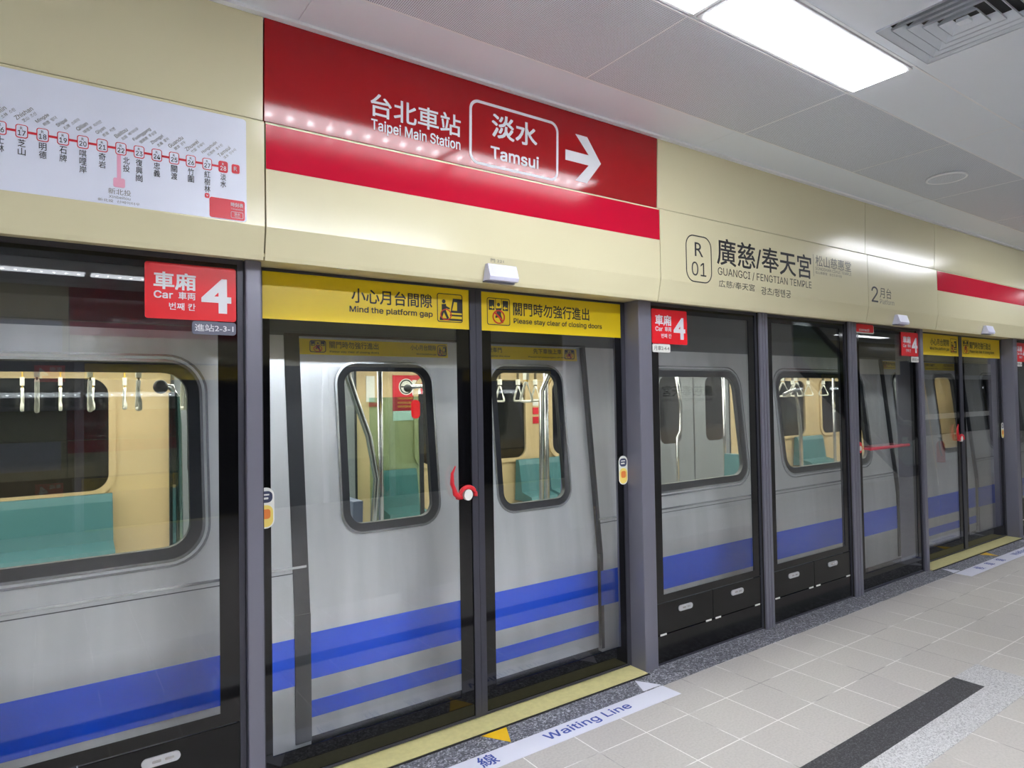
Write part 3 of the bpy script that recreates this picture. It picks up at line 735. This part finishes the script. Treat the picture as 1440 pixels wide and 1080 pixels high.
def door_leaf(x0, x1, side, label):
    t = thing('platform_glass_gate', label, 'glass door', ((x0 + x1) / 2, YD, 0), 'sliding leaves of the platform screen doors')
    z0, z1 = 0.012, 2.17
    sl, sr = (.03, .034) if side == 'l' else (.034, .03)
    b = MB(); rect_frame(b, x0, x1, z0, z1, sl, sr, .01, .012, YD - .006, YD + .04, 'stile'); b.build('stile_frame', t)
    a, c = x0 + sl, x1 - sr
    b = MB(); b.box(a, c, YD + .004, YD + .012, z0 + .01, z1 - .012, 'psd_glass'); b.build('glass_pane', t)
    fl, fr = (.03, .075) if side == 'l' else (.06, .045)
    b = MB(); rect_frame(b, a, c, z0 + .01, z1 - .012, fl, fr, .112, .04, YD + .001, YD + .0035, 'frit'); b.build('black_border', t)
    yb = YD - .001
    # yellow warning banner
    b = MB()
    bx0, bx1 = (0.7396, 1.752) if side == 'l' else (1.824, 2.8425)
    b.box(bx0, bx1, yb, YD + .001, 1.957, 2.162, 'yellow'); bn = b.build('warning_banner', t)
    b = MB(); yy = yb - .0006
    if side == 'l':
        write(b, '小心月台間隙', 'dark_print', (1.132, yy, 2.052), (1, 0, 0), (0, 0, 1), .410, .066, .016); b.build('lettering', bn); b = MB()
        write(b, 'Mind the platform gap', 'dark_print', (1.122, yy, 2.002), (1, 0, 0), (0, 0, 1), .422, .034, .016)
    else:
        write(b, '關門時勿強行進出', 'dark_print', (2.028, yy, 2.046), (1, 0, 0), (0, 0, 1), .537, .070, .016); b.build('lettering', bn); b = MB()
        write(b, 'Please stay clear of closing doors', 'dark_print', (2.03, yy, 1.997), (1, 0, 0), (0, 0, 1), .632, .034, .016)
    b.build('lettering', bn)
    b = MB()
    (icon_gap if side == 'l' else icon_close)(b, 1.570 if side == 'l' else 1.862, 1.988, .145, .142, yb)
    b.build('pictogram', bn)
    if side == 'l':
        oval_sticker(0.7465, 1.165, t, YD)
        b = MB()   # red emergency lever around a white button
        arc = [(1.668 + .052 + .045 * math.cos(math.radians(q)), YD - .018, 1.125 + .042 * math.sin(math.radians(q))) for q in range(-10, 200, 14)]
        b.tube(arc, .011, 'handle_red', 8)
        b.tube([(1.672, YD - .018, 1.118), (1.648, YD - .018, 1.14), (1.630, YD - .018, 1.19), (1.632, YD - .018, 1.24), (1.650, YD - .018, 1.275)], [.014, .014, .011, .008, .004], 'handle_red', 8)
        b.box(1.66, 1.69, YD - .02, YD, 1.11, 1.125, 'handle_red')
        h = b.build('emergency_lever', t)
        b = MB(); b.prism([(1.722 + .024 * math.cos(i * math.pi / 10), 1.128 + .028 * math.sin(i * math.pi / 10)) for i in range(20)], YD - .022, YD, 'sticker_white', 'y'); b.build('button', h)
    else:
        oval_sticker(2.806, 1.168, t, YD - .007)
    return t
dl = door_leaf(0.7095, 1.789, 'l', 'left near glass door leaf with yellow mind the gap banner')
dr = door_leaf(1.791, 2.8445, 'r', 'right near glass door leaf with yellow closing doors banner')
dup(dl, DX, 'left far glass door leaf with yellow banner beside the slim pillar')
dup(dr, DX, 'right far glass door leaf with yellow banner')
for k, lab in ((0, 'pale yellow metal door sill below the near doors'), (1, 'pale yellow metal door sill below the far doors')):
    b = MB(); b.box(0.710 + DX * k, 2.842 + DX * k, 2.718, 2.95, 0, .008, 'sill', .002); b.box(0.70 + DX * k, 2.85 + DX * k, 2.706, 2.718, 0, .003, 'gap')
    tag(b.build('door_sill', None, (1.78 + DX * k, 2.78, 0)), lab, 'door sill', 'door sills')

# car number signs
def car_sign(x0, lab, tagtxt, tm, tx0, tw):
    t = thing('car_number_sign', lab, 'sign', (x0 + .158, YG, 2.03), 'red car number signs')
    y = YG - .006
    b = MB(); b.slab(rr(x0, x0 + .317, 1.923, 2.133, .010, 4), lambda x, z: y, lambda x, z: YG - .0015, 'sign_red'); b.build('plate', t)
    text_obj([('車廂', 'white_print', x0 + .030, 2.035, .140, .062, .030), ('Car', 'white_print', x0 + .030, 2.000, .062, .026, .02), ('車両', 'white_print', x0 + .112, 1.999, .058, .028, .02),
              ('번째 칸', 'white_print', x0 + .080, 1.958, .09, .027, .015), ('4', 'white_print', x0 + .196, 1.958, .098, .126, .03)], t, 'lettering', y - .0007)
    b = MB(); b.slab(rr(x0 + tx0, x0 + tx0 + tw, 1.870, 1.920, .010, 4), lambda x, z: y, lambda x, z: YG - .0015, 'tag_grey' if tm == 'white_print' else 'sticker_white'); tg = b.build('door_tag', t)
    text_obj([(tagtxt, tm, x0 + tx0 + .010, 1.882, tw - .02, .027, .012)], tg, 'lettering', y - .0007)
car_sign(0.297, 'red car 4 sign with grey tag reading 2-3-1', '進站2-3-1', 'white_print', .158, .158)
car_sign(2.976, 'red car 4 sign right of the broad pillar with white tag', '月車2-4-4', 'grey_print', .003, .155)
car_sign(6.110, 'red car 4 sign on the emergency door left of the far doors', '進站2-4', 'grey_print', .18, .14)
car_sign(8.765, 'red car 4 sign beyond the far doors at the right edge', '月車2-4', 'grey_print', .003, .155)
b = MB(); b.slab(rr(5.345, 5.640, 2.09, 2.165, .02, 4), lambda x, z: YG - .004, lambda x, z: YG - .0025, 'sticker_white')
b.slab(rr(5.350, 5.632, 2.10, 2.165, .016, 4), lambda x, z: YG - .005, lambda x, z: YG - .003, 'sign_red')
write(b, 'correct!', 'white_print', (5.40, YG - .0056, 2.108), (1, 0, 0), (0, 0, 1), .16, .022, .02)
tag(b.build('red_notice', None, (5.5, YG, 2.13)), 'small red notice at the top of the emergency door panel', 'notice')

# ------------------------------------------------------------------ markings on the floor
wl = None
for k, lab in ((0, 'white waiting line strip on the floor before the near doors'), (1, 'white waiting line strip on the floor before the far doors')):
    if wl is None:
        wl = thing('waiting_line', lab, 'floor marking', (1.78, 2.49, 0), 'waiting line strips')
        b = MB(); b.prism([(0.76, 2.432), (2.795, 2.432), (2.79, 2.562), (0.765, 2.562)], .0005, .002, 'tape', 'z'); b.build('tape', wl)
        b = MB()
        X1, Y1 = (1, 0, 0), (0, 1, 0)
        write(b, 'Waiting Line', 'tape_blue', (1.925, 2.462, .0026), X1, Y1, .55, .072, .012); b.build('lettering', wl)
        for q, x in (('候', 1.075), ('車', 1.315), ('線', 1.555)):
            b = MB(); write(b, q, 'tape_blue', (x, 2.462, .0026), X1, Y1, .088, .085, .012); b.build('lettering', wl)
    else: dup(wl, DX, lab)
def tri(pts, m, lab):
    c = Vector((sum(p[0] for p in pts) / 3, sum(p[1] for p in pts) / 3, 0))
    b = MB(); b.prism(pts, .0005, .002, m, 'z')
    return tag(b.build('floor_triangle', None, c), lab, 'floor marking', 'triangles on the granite strip')
wt = [(2.716, 2.699), (2.792, 2.574), (2.656, 2.574)]; yt3 = [(1.694, 2.702), (1.836, 2.702), (1.774, 2.574)]
for k, nme in ((0, 'near'), (1, 'far')):
    sh = lambda pts: [(x + DX * k, y) for x, y in pts]
    tri(sh(wt), 'tape', 'white floor triangle at the right end of the %s sill' % nme)
    tri(sh([(3.56 - x, y) for x, y in wt]), 'tape', 'white floor triangle at the left end of the %s sill' % nme)
    tri(sh(yt3), 'tape_yellow', 'yellow floor triangle in the middle of the %s sill' % nme)

# ------------------------------------------------------------------ the train
TR = thing('metro_train', 'silver metro train with blue stripes standing behind the glass screen', 'train', (1.965, 3.3, 0))
TX0, TX1 = -6.5, 17.0
def skin(z): return 3.165 if z <= 0.6 else 3.165 + 0.1 * (z - 0.6)
def sk(off): return lambda x, z: skin(z) + off
def holed(b, x0, x1, z0, z1, holes, off, m):
    """flat sheet in x,z with holes, then laid on the skin"""
    bm = bmesh.new(); es = []
    def loop(pts):
        vs = [bm.verts.new((x, 0, z)) for x, z in pts]
        for i in range(len(vs)): es.append(bm.edges.new((vs[i], vs[(i + 1) % len(vs)])))
    loop([(x0, z0), (x1, z0), (x1, z1), (x0, z1)])
    for h in holes: loop(h)
    r = bmesh.ops.triangle_fill(bm, use_beauty=True, use_dissolve=False, edges=es)
    k = b.mi(m); mp = {}
    for f in bm.faces:
        vs = []
        for v in f.verts:
            if v not in mp: mp[v] = b.bm.verts.new((v.co.x, skin(v.co.z) + off, v.co.z))
            vs.append(mp[v])
        q = b.bm.faces.new(vs); q.material_index = k
    bm.free()
DOORS = [1.965 + 5.87 * k for k in (-1, 0, 1, 2)]
HW = 0.935
WIN = []
for k in (-1, 0, 1): WIN += [(3.345 + 5.87 * k, 4.525 + 5.87 * k), (5.0 + 5.87 * k, 6.45 + 5.87 * k)]
ZW0, ZW1 = 0.925, 1.805
b = MB()
prevx = TX0
ZD = 1.935
spans = []
for c in DOORS:
    spans.append((prevx, c - HW)); prevx = c + HW
spans.append((prevx, TX1))
for a, c in spans:
    b.box(a, c, 3.165, 3.2, -0.02, 0.6, 'steel')
    holed(b, a, c, 0.6, ZD, [rr(w0, w1, ZW0, ZW1, .15) for w0, w1 in WIN if a < w0 and w1 < c], 0, 'steel')
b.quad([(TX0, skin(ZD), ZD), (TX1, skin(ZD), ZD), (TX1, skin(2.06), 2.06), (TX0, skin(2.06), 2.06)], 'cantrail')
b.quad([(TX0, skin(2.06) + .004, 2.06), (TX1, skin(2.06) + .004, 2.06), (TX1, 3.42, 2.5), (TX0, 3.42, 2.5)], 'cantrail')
for i in range(6):
    z0, z1 = 2.5 + .5 * math.sin(i * math.pi / 12), 2.5 + .5 * math.sin((i + 1) * math.pi / 12)
    y0, y1 = 3.42 + 1.2 * (1 - math.cos(i * math.pi / 12)), 3.42 + 1.2 * (1 - math.cos((i + 1) * math.pi / 12))
    b.quad([(TX0, y0, z0), (TX1, y0, z0), (TX1, y1, z1), (TX0, y1, z1)], 'steel')
b.box(TX0, TX1, 4.6, 6.33, 2.95, 3.0, 'steel')
b.build('body_shell', TR)
# fine horizontal trim lines on the body
b = MB()
for a, c in spans:
    b.box(a, c, 3.158, 3.17, 0.60, 0.603, 'gasket') if False else None
    for z in (0.79,): b.box(a + .01, c - .01, skin(z) - .001, skin(z) + .01, z, z + .0045, 'gasket')
    z = 0.812; b.box(a + .01, c - .01, skin(z) - .006, skin(z) + .01, z, z + .012, 'steel_edge')
b.build('body_moulding', TR)
b = MB()
for a, c in spans: b.box(a, c, 3.1625, 3.166, 0.272, 0.492, 'blue')
b.build('blue_stripe', TR)
b = MB()
for c in DOORS:
    b.box(c - HW - .075, c - HW, 3.155, 3.21, 0, .6, 'gasket')
    b.prism([(skin(.6) - .004, .6), (skin(ZD) - .004, ZD), (skin(ZD) + .05, ZD), (skin(.6) + .05, .6)], c - HW - .075, c - HW, 'gasket')
    b.prism([(skin(0) - .002, 0), (skin(.6) - .002, .6), (skin(ZD) - .002, ZD), (skin(ZD) + .05, ZD), (skin(0) + .05, 0)], c + HW, c + HW + .022, 'gasket')
    b.box(c - HW - .075, c + HW + .022, skin(ZD) - .003, skin(ZD) + .05, ZD, ZD + .012, 'gasket')
b.build('door_seal', TR)

def window(par, x0, x1, z0, z1, r, off, name='side_window', g=.048):
    b = MB()
    b.ring(rr(x0, x1, z0, z1, r), rr(x0 + .012, x1 - .012, z0 + .012, z1 - .012, r - .01), sk(off - .008), sk(off + .02), 'steel_edge')
    w = b.build(name, par)
    b = MB()
    b.ring(rr(x0 + .012, x1 - .012, z0 + .012, z1 - .012, r - .01), rr(x0 + .012 + g, x1 - .012 - g, z0 + .012 + g, z1 - .012 - g, r - .05), sk(off - .002), sk(off + .03), 'gasket')
    b.build('gasket', w)
    b = MB(); b.slab(rr(x0 + .05, x1 - .05, z0 + .05, z1 - .05, r - .045), sk(off + .010), sk(off + .016), 'train_glass'); b.build('pane', w)
    return w
for w0, w1 in WIN:
    w = window(TR, w0, w1, ZW0, ZW1, .15, 0)
    b = MB()   # outer steel bead
    b.ring(rr(w0 - .022, w1 + .022, ZW0 - .022, ZW1 + .022, .168), rr(w0 - .012, w1 + .012, ZW0 - .012, ZW1 + .012, .16), sk(-.006), sk(.004), 'steel_edge'); b.build('bead', w)

proto_leaf = {}
DO = .03
for c in DOORS:
    for side in ('l', 'r'):
        if side in proto_leaf:
            o = proto_leaf[side]; dx = c - proto_leaf['c']
            def cp(o, par, top=False):
                n = o.copy(); C.objects.link(n); n.parent = par
                if top: n.location = o.location + Vector((dx, 0, 0))
                for ch in o.children: cp(ch, n)
            cp(o, TR, True); continue
        a, e = (c - HW, c - .004) if side == 'l' else (c + .004, c + HW)
        w0 = a + (.183 if side == 'l' else .19); w1 = w0 + .572
        b = MB(); b.box(a, e, 3.165 + DO, 3.19 + DO, 0.0, .6, 'steel')
        holed(b, a, e, .6, ZD, [rr(w0, w1, .925, 1.815, .12)], DO, 'steel')
        lf = b.build('train_door', TR, ((a + e) / 2, 3.2, 0))
        window(lf, w0, w1, .925, 1.815, .12, DO, 'door_window', .040)
        b = MB()
        for z0, z1 in ((.272, .492), (.090, .170)): b.box(a, e, 3.1625 + DO, 3.1655 + DO, z0, z1, 'blue')
        b.build('blue_stripe', lf)
        b = MB(); sx0, sx1 = (a + .0, e - .07) if side == 'l' else (a + .06, e - .03)
        b.slab([(sx0, 1.845), (sx1, 1.845), (sx1, 1.925), (sx0, 1.925)], sk(DO - .0015), sk(DO), 'yellow')
        def txt(s, x, z, w, h): write(b, s, 'dark_print', (x, skin(z) + DO - .004, z), (1, 0, 0), (0, .1, 1), w, h, .006)
        if side == 'l':
            txt('關門時勿強行進出', sx0 + .165, 1.880, .27, .036); txt('Please stay clear of closing doors', sx0 + .165, 1.855, .27, .013)
            txt('小心月台間隙', sx1 - .235, 1.884, .16, .030); txt('Mind the platform gap', sx1 - .2, 1.856, .125, .011)
            icon_close(b, sx0 + .06, 1.856, .085, .062, skin(1.89) + DO - .007); icon_gap(b, sx1 - .068, 1.854, .06, .062, skin(1.89) + DO - .007)
        else:
            txt('勿倚靠行駛車門', sx0 - .0, 1.886, .24, .030); txt('Do not lean against the door', sx0 + .02, 1.857, .28, .012)
            txt('先下車後上車', sx1 - .36, 1.886, .23, .032); txt('Please let passengers off first', sx1 - .40, 1.858, .30, .012)
            icon_close(b, sx1 - .11, 1.856, .085, .062, skin(1.89) + DO - .007)
        b.build('warning_strip', lf)
        proto_leaf[side] = lf
    proto_leaf.setdefault('c', c)

# interior
b = MB(); b.box(TX0, TX1, 3.26, 6.28, -0.02, 0.01, 'train_floor'); b.build('interior_floor', TR)
b = MB(); b.box(TX0, TX1, 3.45, 6.28, 2.16, 2.19, 'train_ceiling'); b.build('interior_ceiling', TR)
for y in (4.15, 5.25):
    b = MB(); b.box(TX0 + 1, TX1 - 1, y - .07, y + .07, 2.135, 2.16, 'tube_light'); b.build('interior_lamp', TR)
YW = 6.28
FWIN = [(-1.95, .415), (3.2, 4.60), (5.0, 6.2), (9.0, 10.44), (10.95, 12.7)]
FD = [7.557 + 5.87 * k for k in (-1, 0, 1)]
b = MB()
b.box(TX0, TX1, YW, YW + .04, 0, .92, 'train_cream'); b.box(TX0, TX1, YW, YW + .04, 1.83, 2.19, 'train_cream')
px = TX0
for a, c in FWIN: b.box(px, a, YW, YW + .04, .92, 1.83, 'train_cream'); px = c
b.box(px, TX1, YW, YW + .04, .92, 1.83, 'train_cream')
b.build('interior_wall', TR)
for a, c in FWIN:
    b = MB(); b.ring(rr(a - .05, c + .05, .88, 1.87, .17), rr(a, c, .925, 1.825, .13), lambda x, z: YW - .025, lambda x, z: YW + .002, 'train_cream'); w = b.build('far_window', TR)
    b = MB(); b.box(a, c, YW + .01, YW + .02, .92, 1.83, 'dark_glass'); b.build('pane', w)
for c in FD:
    for sg in (-1, 1):
        x0, x1 = (c - .80, c - .012) if sg < 0 else (c + .012, c + .80)
        w0 = (c - .70) if sg < 0 else (c + .26); w1 = w0 + .44
        b = MB(); b.ring(rr(x0, x1, .01, 2.05, .01), rr(w0, w1, .95, 1.88, .11), lambda x, z: YW - .05, lambda x, z: YW - .01, 'wall_grey'); d = b.build('far_door', TR)
        b = MB(); b.box(w0, w1, YW - .03, YW - .02, .95, 1.88, 'dark_glass'); b.build('pane', d)
    b = MB(); b.box(c - .012, c + .012, YW - .05, YW - .02, .01, 2.05, 'gasket'); b.box(c + .80, c + .82, YW - .06, YW, .01, 2.05, 'gasket'); b.box(c - .82, c - .80, YW - .06, YW, .01, 2.05, 'gasket'); b.build('far_door_seal', TR)
# near inner wall below the windows (so the body has depth)
b = MB()
for a, c in spans: b.box(a, c, 3.2, 3.26, 0, .90, 'train_cream')
b.build('interior_lining', TR)
def seat(x0, x1, m='teal', y=5.92, top=.905):
    b = MB()
    b.prism([(y, .44), (y + .02, .50), (y + .2, .54), (y + .24, top - .06), (y + .26, top), (y + .31, top), (y + .34, .44)], x0, x1, m)
    b.box(x0, x1, y - .22, y + .2, .40, .46, m, .015); b.box(x0 + .02, x1 - .02, y + .05, y + .3, .01, .40, 'train_floor')
    b.build('seat', TR)
for x0, x1 in ((-1.95, -1.2), (-1.19, -.36), (-.35, .435), (2.72, 3.13), (4.43, 4.80), (4.86, 5.4), (10.05, 10.8)): seat(x0, x1)
# seats across the car, blue-grey high backs
def tub(x, y, m):
    b = MB(); b.prism([(x, .42), (x + .42, .42), (x + .46, 1.02), (x + .52, 1.02), (x + .50, .38), (x, .38)], y - .21, y + .21, m, 'y'); b.build('seat', TR)
tub(1.0, 3.9, 'bluegrey'); tub(3.15, 4.2, 'bluegrey'); tub(5.1, 4.0, 'teal')
# windbreak screens and chrome rails
def screen(x, y0, y1):
    b = MB(); b.box(x - .01, x + .01, y0, y1, .25, 1.64, 'green_glass'); s = b.build('windbreak_screen', TR)
    b = MB(); ye = y0 if abs(y0 - 4.7) < abs(y1 - 4.7) else y1
    b.box(x - .016, x + .016, ye - .012, ye + .012, .2, 1.66, 'gasket'); b.build('edge_post', s)
for x in (.66, 3.25): screen(x, 3.32, 3.78)
screen(2.66, 5.15, 6.25)
screen(0.50, 3.4, 3.55)
def rail(pts, r=.017, balls=()):
    b = MB(); b.tube(pts, r, 'chrome', 10)
    for q in balls: b.sphere(q, .034, 'gasket')
    b.build('grab_rail', TR)
rail([(.462, 3.6, 1.69), (.50, 3.6, 1.69), (.52, 3.6, 1.64), (.53, 3.6, 1.5), (.535, 3.6, .9), (.535, 3.6, .1)], .017, [(.455, 3.6, 1.69)])
rail([(1.40, 3.62, 2.1), (1.41, 3.62, 1.74), (1.45, 3.62, 1.62), (1.53, 3.62, 1.40), (1.575, 3.62, 1.15), (1.545, 3.62, .8), (1.54, 3.62, .1)], .02)
rail([(1.37, 3.7, 2.1), (1.39, 3.7, 1.70), (1.40, 3.7, 1.4), (1.40, 3.7, .1)], .02)
rail([(1.62, 3.66, 2.1), (1.62, 3.66, .1)], .016)
rail([(2.545, 5.12, 1.72), (2.66, 5.12, 1.73), (2.70, 5.12, 1.66), (2.74, 5.12, 1.40), (2.76, 5.12, .8), (2.76, 5.12, .1)], .02, [(2.52, 5.12, 1.71)])
rail([(3.10, 3.9, 2.1), (3.09, 3.9, 1.78), (3.02, 3.9, 1.66), (3.01, 3.9, 1.2), (2.985, 3.9, .1)], .02)
rail([(3.12, 3.98, 2.1), (3.12, 3.98, .1)], .018)
rail([(3.20, 3.86, 2.1), (3.21, 3.86, .1)], .012)
rail([(5.15, 4.5, 2.1), (5.26, 4.5, 1.51), (5.25, 4.5, 1.25), (5.20, 4.5, 1.19), (5.2, 4.5, .1)], .018)
rail([(5.95, 4.5, 2.1), (5.95, 4.5, .1)], .016)
rail([(6.28, 4.0, 1.60), (6.48, 4.0, 1.66), (6.53, 4.0, 1.5), (6.57, 4.0, 1.2), (6.58, 4.0, .1)], .02)
rail([(7.25, 4.0, 2.1), (7.23, 4.0, .1)], .016)
for y in (3.9, 5.4): rail([(TX0 + 1, y, 1.98), (TX1 - 1, y, 1.98)], .014)
strap0 = None
def strap(x, y, yel=False):
    global strap0
    key = 'y' if yel else 'w'
    if strap0 is None: strap0 = {}
    if key not in strap0:
        b = MB(); m = 'strap_yellow' if yel else 'strap_dark'
        b.box(x - .004, x + .004, y - .016, y + .016, 1.72, 1.985, m); b.box(x - .012, x + .012, y - .022, y + .022, 1.745, 1.80, 'strap_white')
        s = b.build('hand_strap', TR, (x, y, 1.98))
        b = MB(); b.tube([(x, y + .072 * q[0], 1.585 + .145 * q[1]) for q in ((-1, .06), (-.9, 0), (-.5, -.015), (.5, -.015), (.9, 0), (1, .06), (.93, .2), (.16, .96), (0, 1.0), (-.16, .96), (-.93, .2))], .010, 'strap_white', 8, True)
        b.build('handle_ring', s, (x, y, 1.98))
        strap0[key] = (s, x, y)
    else:
        s, sx, sy = strap0[key]
        n = s.copy(); C.objects.link(n); n.parent = TR; n.location = s.location + Vector((x - sx, y - sy, 0))
        for ch in s.children: k = ch.copy(); C.objects.link(k); k.parent = n
for x in (-.45, -.245, -.035, .18, .391, .60): strap(x, 3.9)
for x in (-.33, -.127, .08, .265, .455): strap(x, 5.4, True)
strap(2.95, 4.0, True)
for x in (3.66, 3.88, 4.1): strap(x, 5.4)
for x in (6.35, 6.6): strap(x, 4.05, True)
for x in (8.7, 9.1, 9.5): strap(x, 5.4)
PX = lambda x: x * 1.038
b = MB(); b.box(2.92, 3.26, YW - .012, YW, 1.50, 1.87, 'map_red'); ps = b.build('poster', TR)
b = MB(); b.box(2.92, 3.26, YW - .012, YW, 1.40, 1.50, 'sticker_white')
q = [a * math.pi / 12 for a in range(24)]
b.slab([(3.07 + .085 * math.cos(a), 1.75 + .085 * math.sin(a)) for a in q], lambda x, z: YW - .014, lambda x, z: YW - .011, 'sticker_white')
b.slab([(3.14, 1.66), (3.14, 1.82), (3.235, 1.82), (3.235, 1.66)], lambda x, z: YW - .0135, lambda x, z: YW - .011, 'sticker_white')
b.ring([(3.07 + .075 * math.cos(a), 1.75 + .075 * math.sin(a)) for a in q], [(3.07 + .063 * math.cos(a), 1.75 + .063 * math.sin(a)) for a in q], lambda x, z: YW - .016, lambda x, z: YW - .013, 'dark_print')
b.box(3.01, 3.13, YW - .016, YW - .013, 1.743, 1.757, 'dark_print')
for z in (1.62, 1.575, 1.535): b.box(2.97, 3.22, YW - .014, YW - .011, z, z + .02, 'sticker_orange')
b.build('poster_print', ps)
b = MB(); b.box(2.63, 2.72, YW - .012, YW, 1.60, 1.86, 'sticker_white'); b.box(2.66, 2.75, YW - .014, YW, 1.55, 1.59, 'map_red'); b.build('notice', TR)
b = MB(); b.slab(rr(2.56, 2.64, 1.45, 1.61, .035, 5), lambda x, z: 5.13, lambda x, z: 5.136, 'sign_red'); b.build('round_notice', TR)
b = MB()
for z in (1.42, 1.31): b.box(4.72, 4.80, YW - .012, YW, z, z + .08, 'map_red')
b.box(4.72, 4.80, YW - .012, YW, 1.52, 1.60, 'sticker_white'); b.build('notice', TR)
TR['kind'] = 'thing'

# ------------------------------------------------------------------ island platform behind the viewer (shows up mirrored in the glass)
es = thing('escalator', 'glass-sided escalator with black handrails on the island platform', 'escalator', (11, -1.0, 0))
SL = (1.086 - 2.779) / (13.44 - 10.66)
def hz(x): return 1.03 + max(0, (13.30 - x)) * 0.575
def deck(x): return max(0.18, 0.18 + (13.3 - x) * 0.575)
for y in (-0.49, -1.55):
    xs = [9.76 + .5 * i for i in range(8)] + [13.3]
    b = MB(); b.tube([(x, y, hz(x)) for x in xs] + [(13.55, y, hz(13.4) - .0), (13.75, y, .98), (13.83, y, .86), (13.75, y, .74), (13.6, y, .70)], .045, 'rubber', 10); b.build('handrail', es)
    b = MB(); b.prism([(9.76, deck(9.76)), (13.3, deck(13.3)), (13.7, deck(13.3)), (13.7, .95), (13.3, hz(13.3) - .05), (9.76, hz(9.76) - .05)], y - .006, y + .006, 'esc_glass', 'y'); b.build('balustrade_glass', es)
    b = MB(); b.prism([(9.76, deck(9.76) - .16), (13.3, 0.0), (13.8, 0.0), (13.8, .2), (13.3, .2), (9.76, deck(9.76) + .02)], y - .06, y + .06, 'stile', 'y'); b.build('skirt', es)
b = MB()
for i in range(17):
    x = 13.2 - i * .2; z = deck(x) - .14
    b.box(x - .2, x, -1.5, -.55, z, z + .115, 'tag_grey')
b.build('steps', es)
b = MB(); b.prism([(5.2, 0), (12.95, 0.0), (13.15, .02), (9.76, deck(9.76) - .17), (9.70, 3.1), (5.2, 3.1)], -.56, -.50, 'wall_white', 'y')
write(b, '廣慈/奉天宮', 'dark_print', (7.72, -.498, 1.60), (-1, 0, 0), (0, 0, 1), 1.03, .15, .012); write(b, 'GUANGCI / FENGTIAN TEMPLE', 'dark_print', (7.72, -.498, 1.53), (-1, 0, 0), (0, 0, 1), 1.03, .045)
b.build('side_cladding', es)
t = thing('stair_wall', 'white low wall with dark cladding above at the platform centre', 'wall', (18, -1.3, 0))
b = MB(); b.box(15.5, 21, -1.5, -1.15, 0, .62, 'wall_white'); b.build('base', t)
b = MB(); b.box(15.5, 21, -1.5, -1.12, .62, 2.3, 'dark_glass'); b.build('cladding', t)
b = MB(); b.box(15.5, 21, -1.12, -1.11, .98, 1.10, 'wall_white'); b.box(15.5, 21, -1.12, -1.11, 1.9, 2.0, 'wall_grey'); b.build('handrail_strip', t)
t = thing('fire_extinguisher', 'red fire extinguisher standing before the low white wall', 'fire extinguisher', (16.7, -1.02, 0))
b = MB(); b.tube([(16.7, -1.02, 0), (16.7, -1.02, .02), (16.7, -1.02, .40), (16.7, -1.02, .46), (16.7, -1.02, .49)], [.08, .085, .085, .06, .03], 'extinguisher', 16); b.build('cylinder_body', t)
b = MB(); b.box(16.68, 16.72, -1.04, -1.0, .49, .55, 'gasket'); b.box(16.6, 16.72, -1.03, -1.01, .55, .57, 'gasket'); b.build('valve', t)
b = MB(); b.tube([(16.66, -1.02, .52), (16.58, -1.0, .45), (16.58, -.98, .25), (16.6, -.96, .15)], .012, 'gasket', 8); b.build('hose', t)
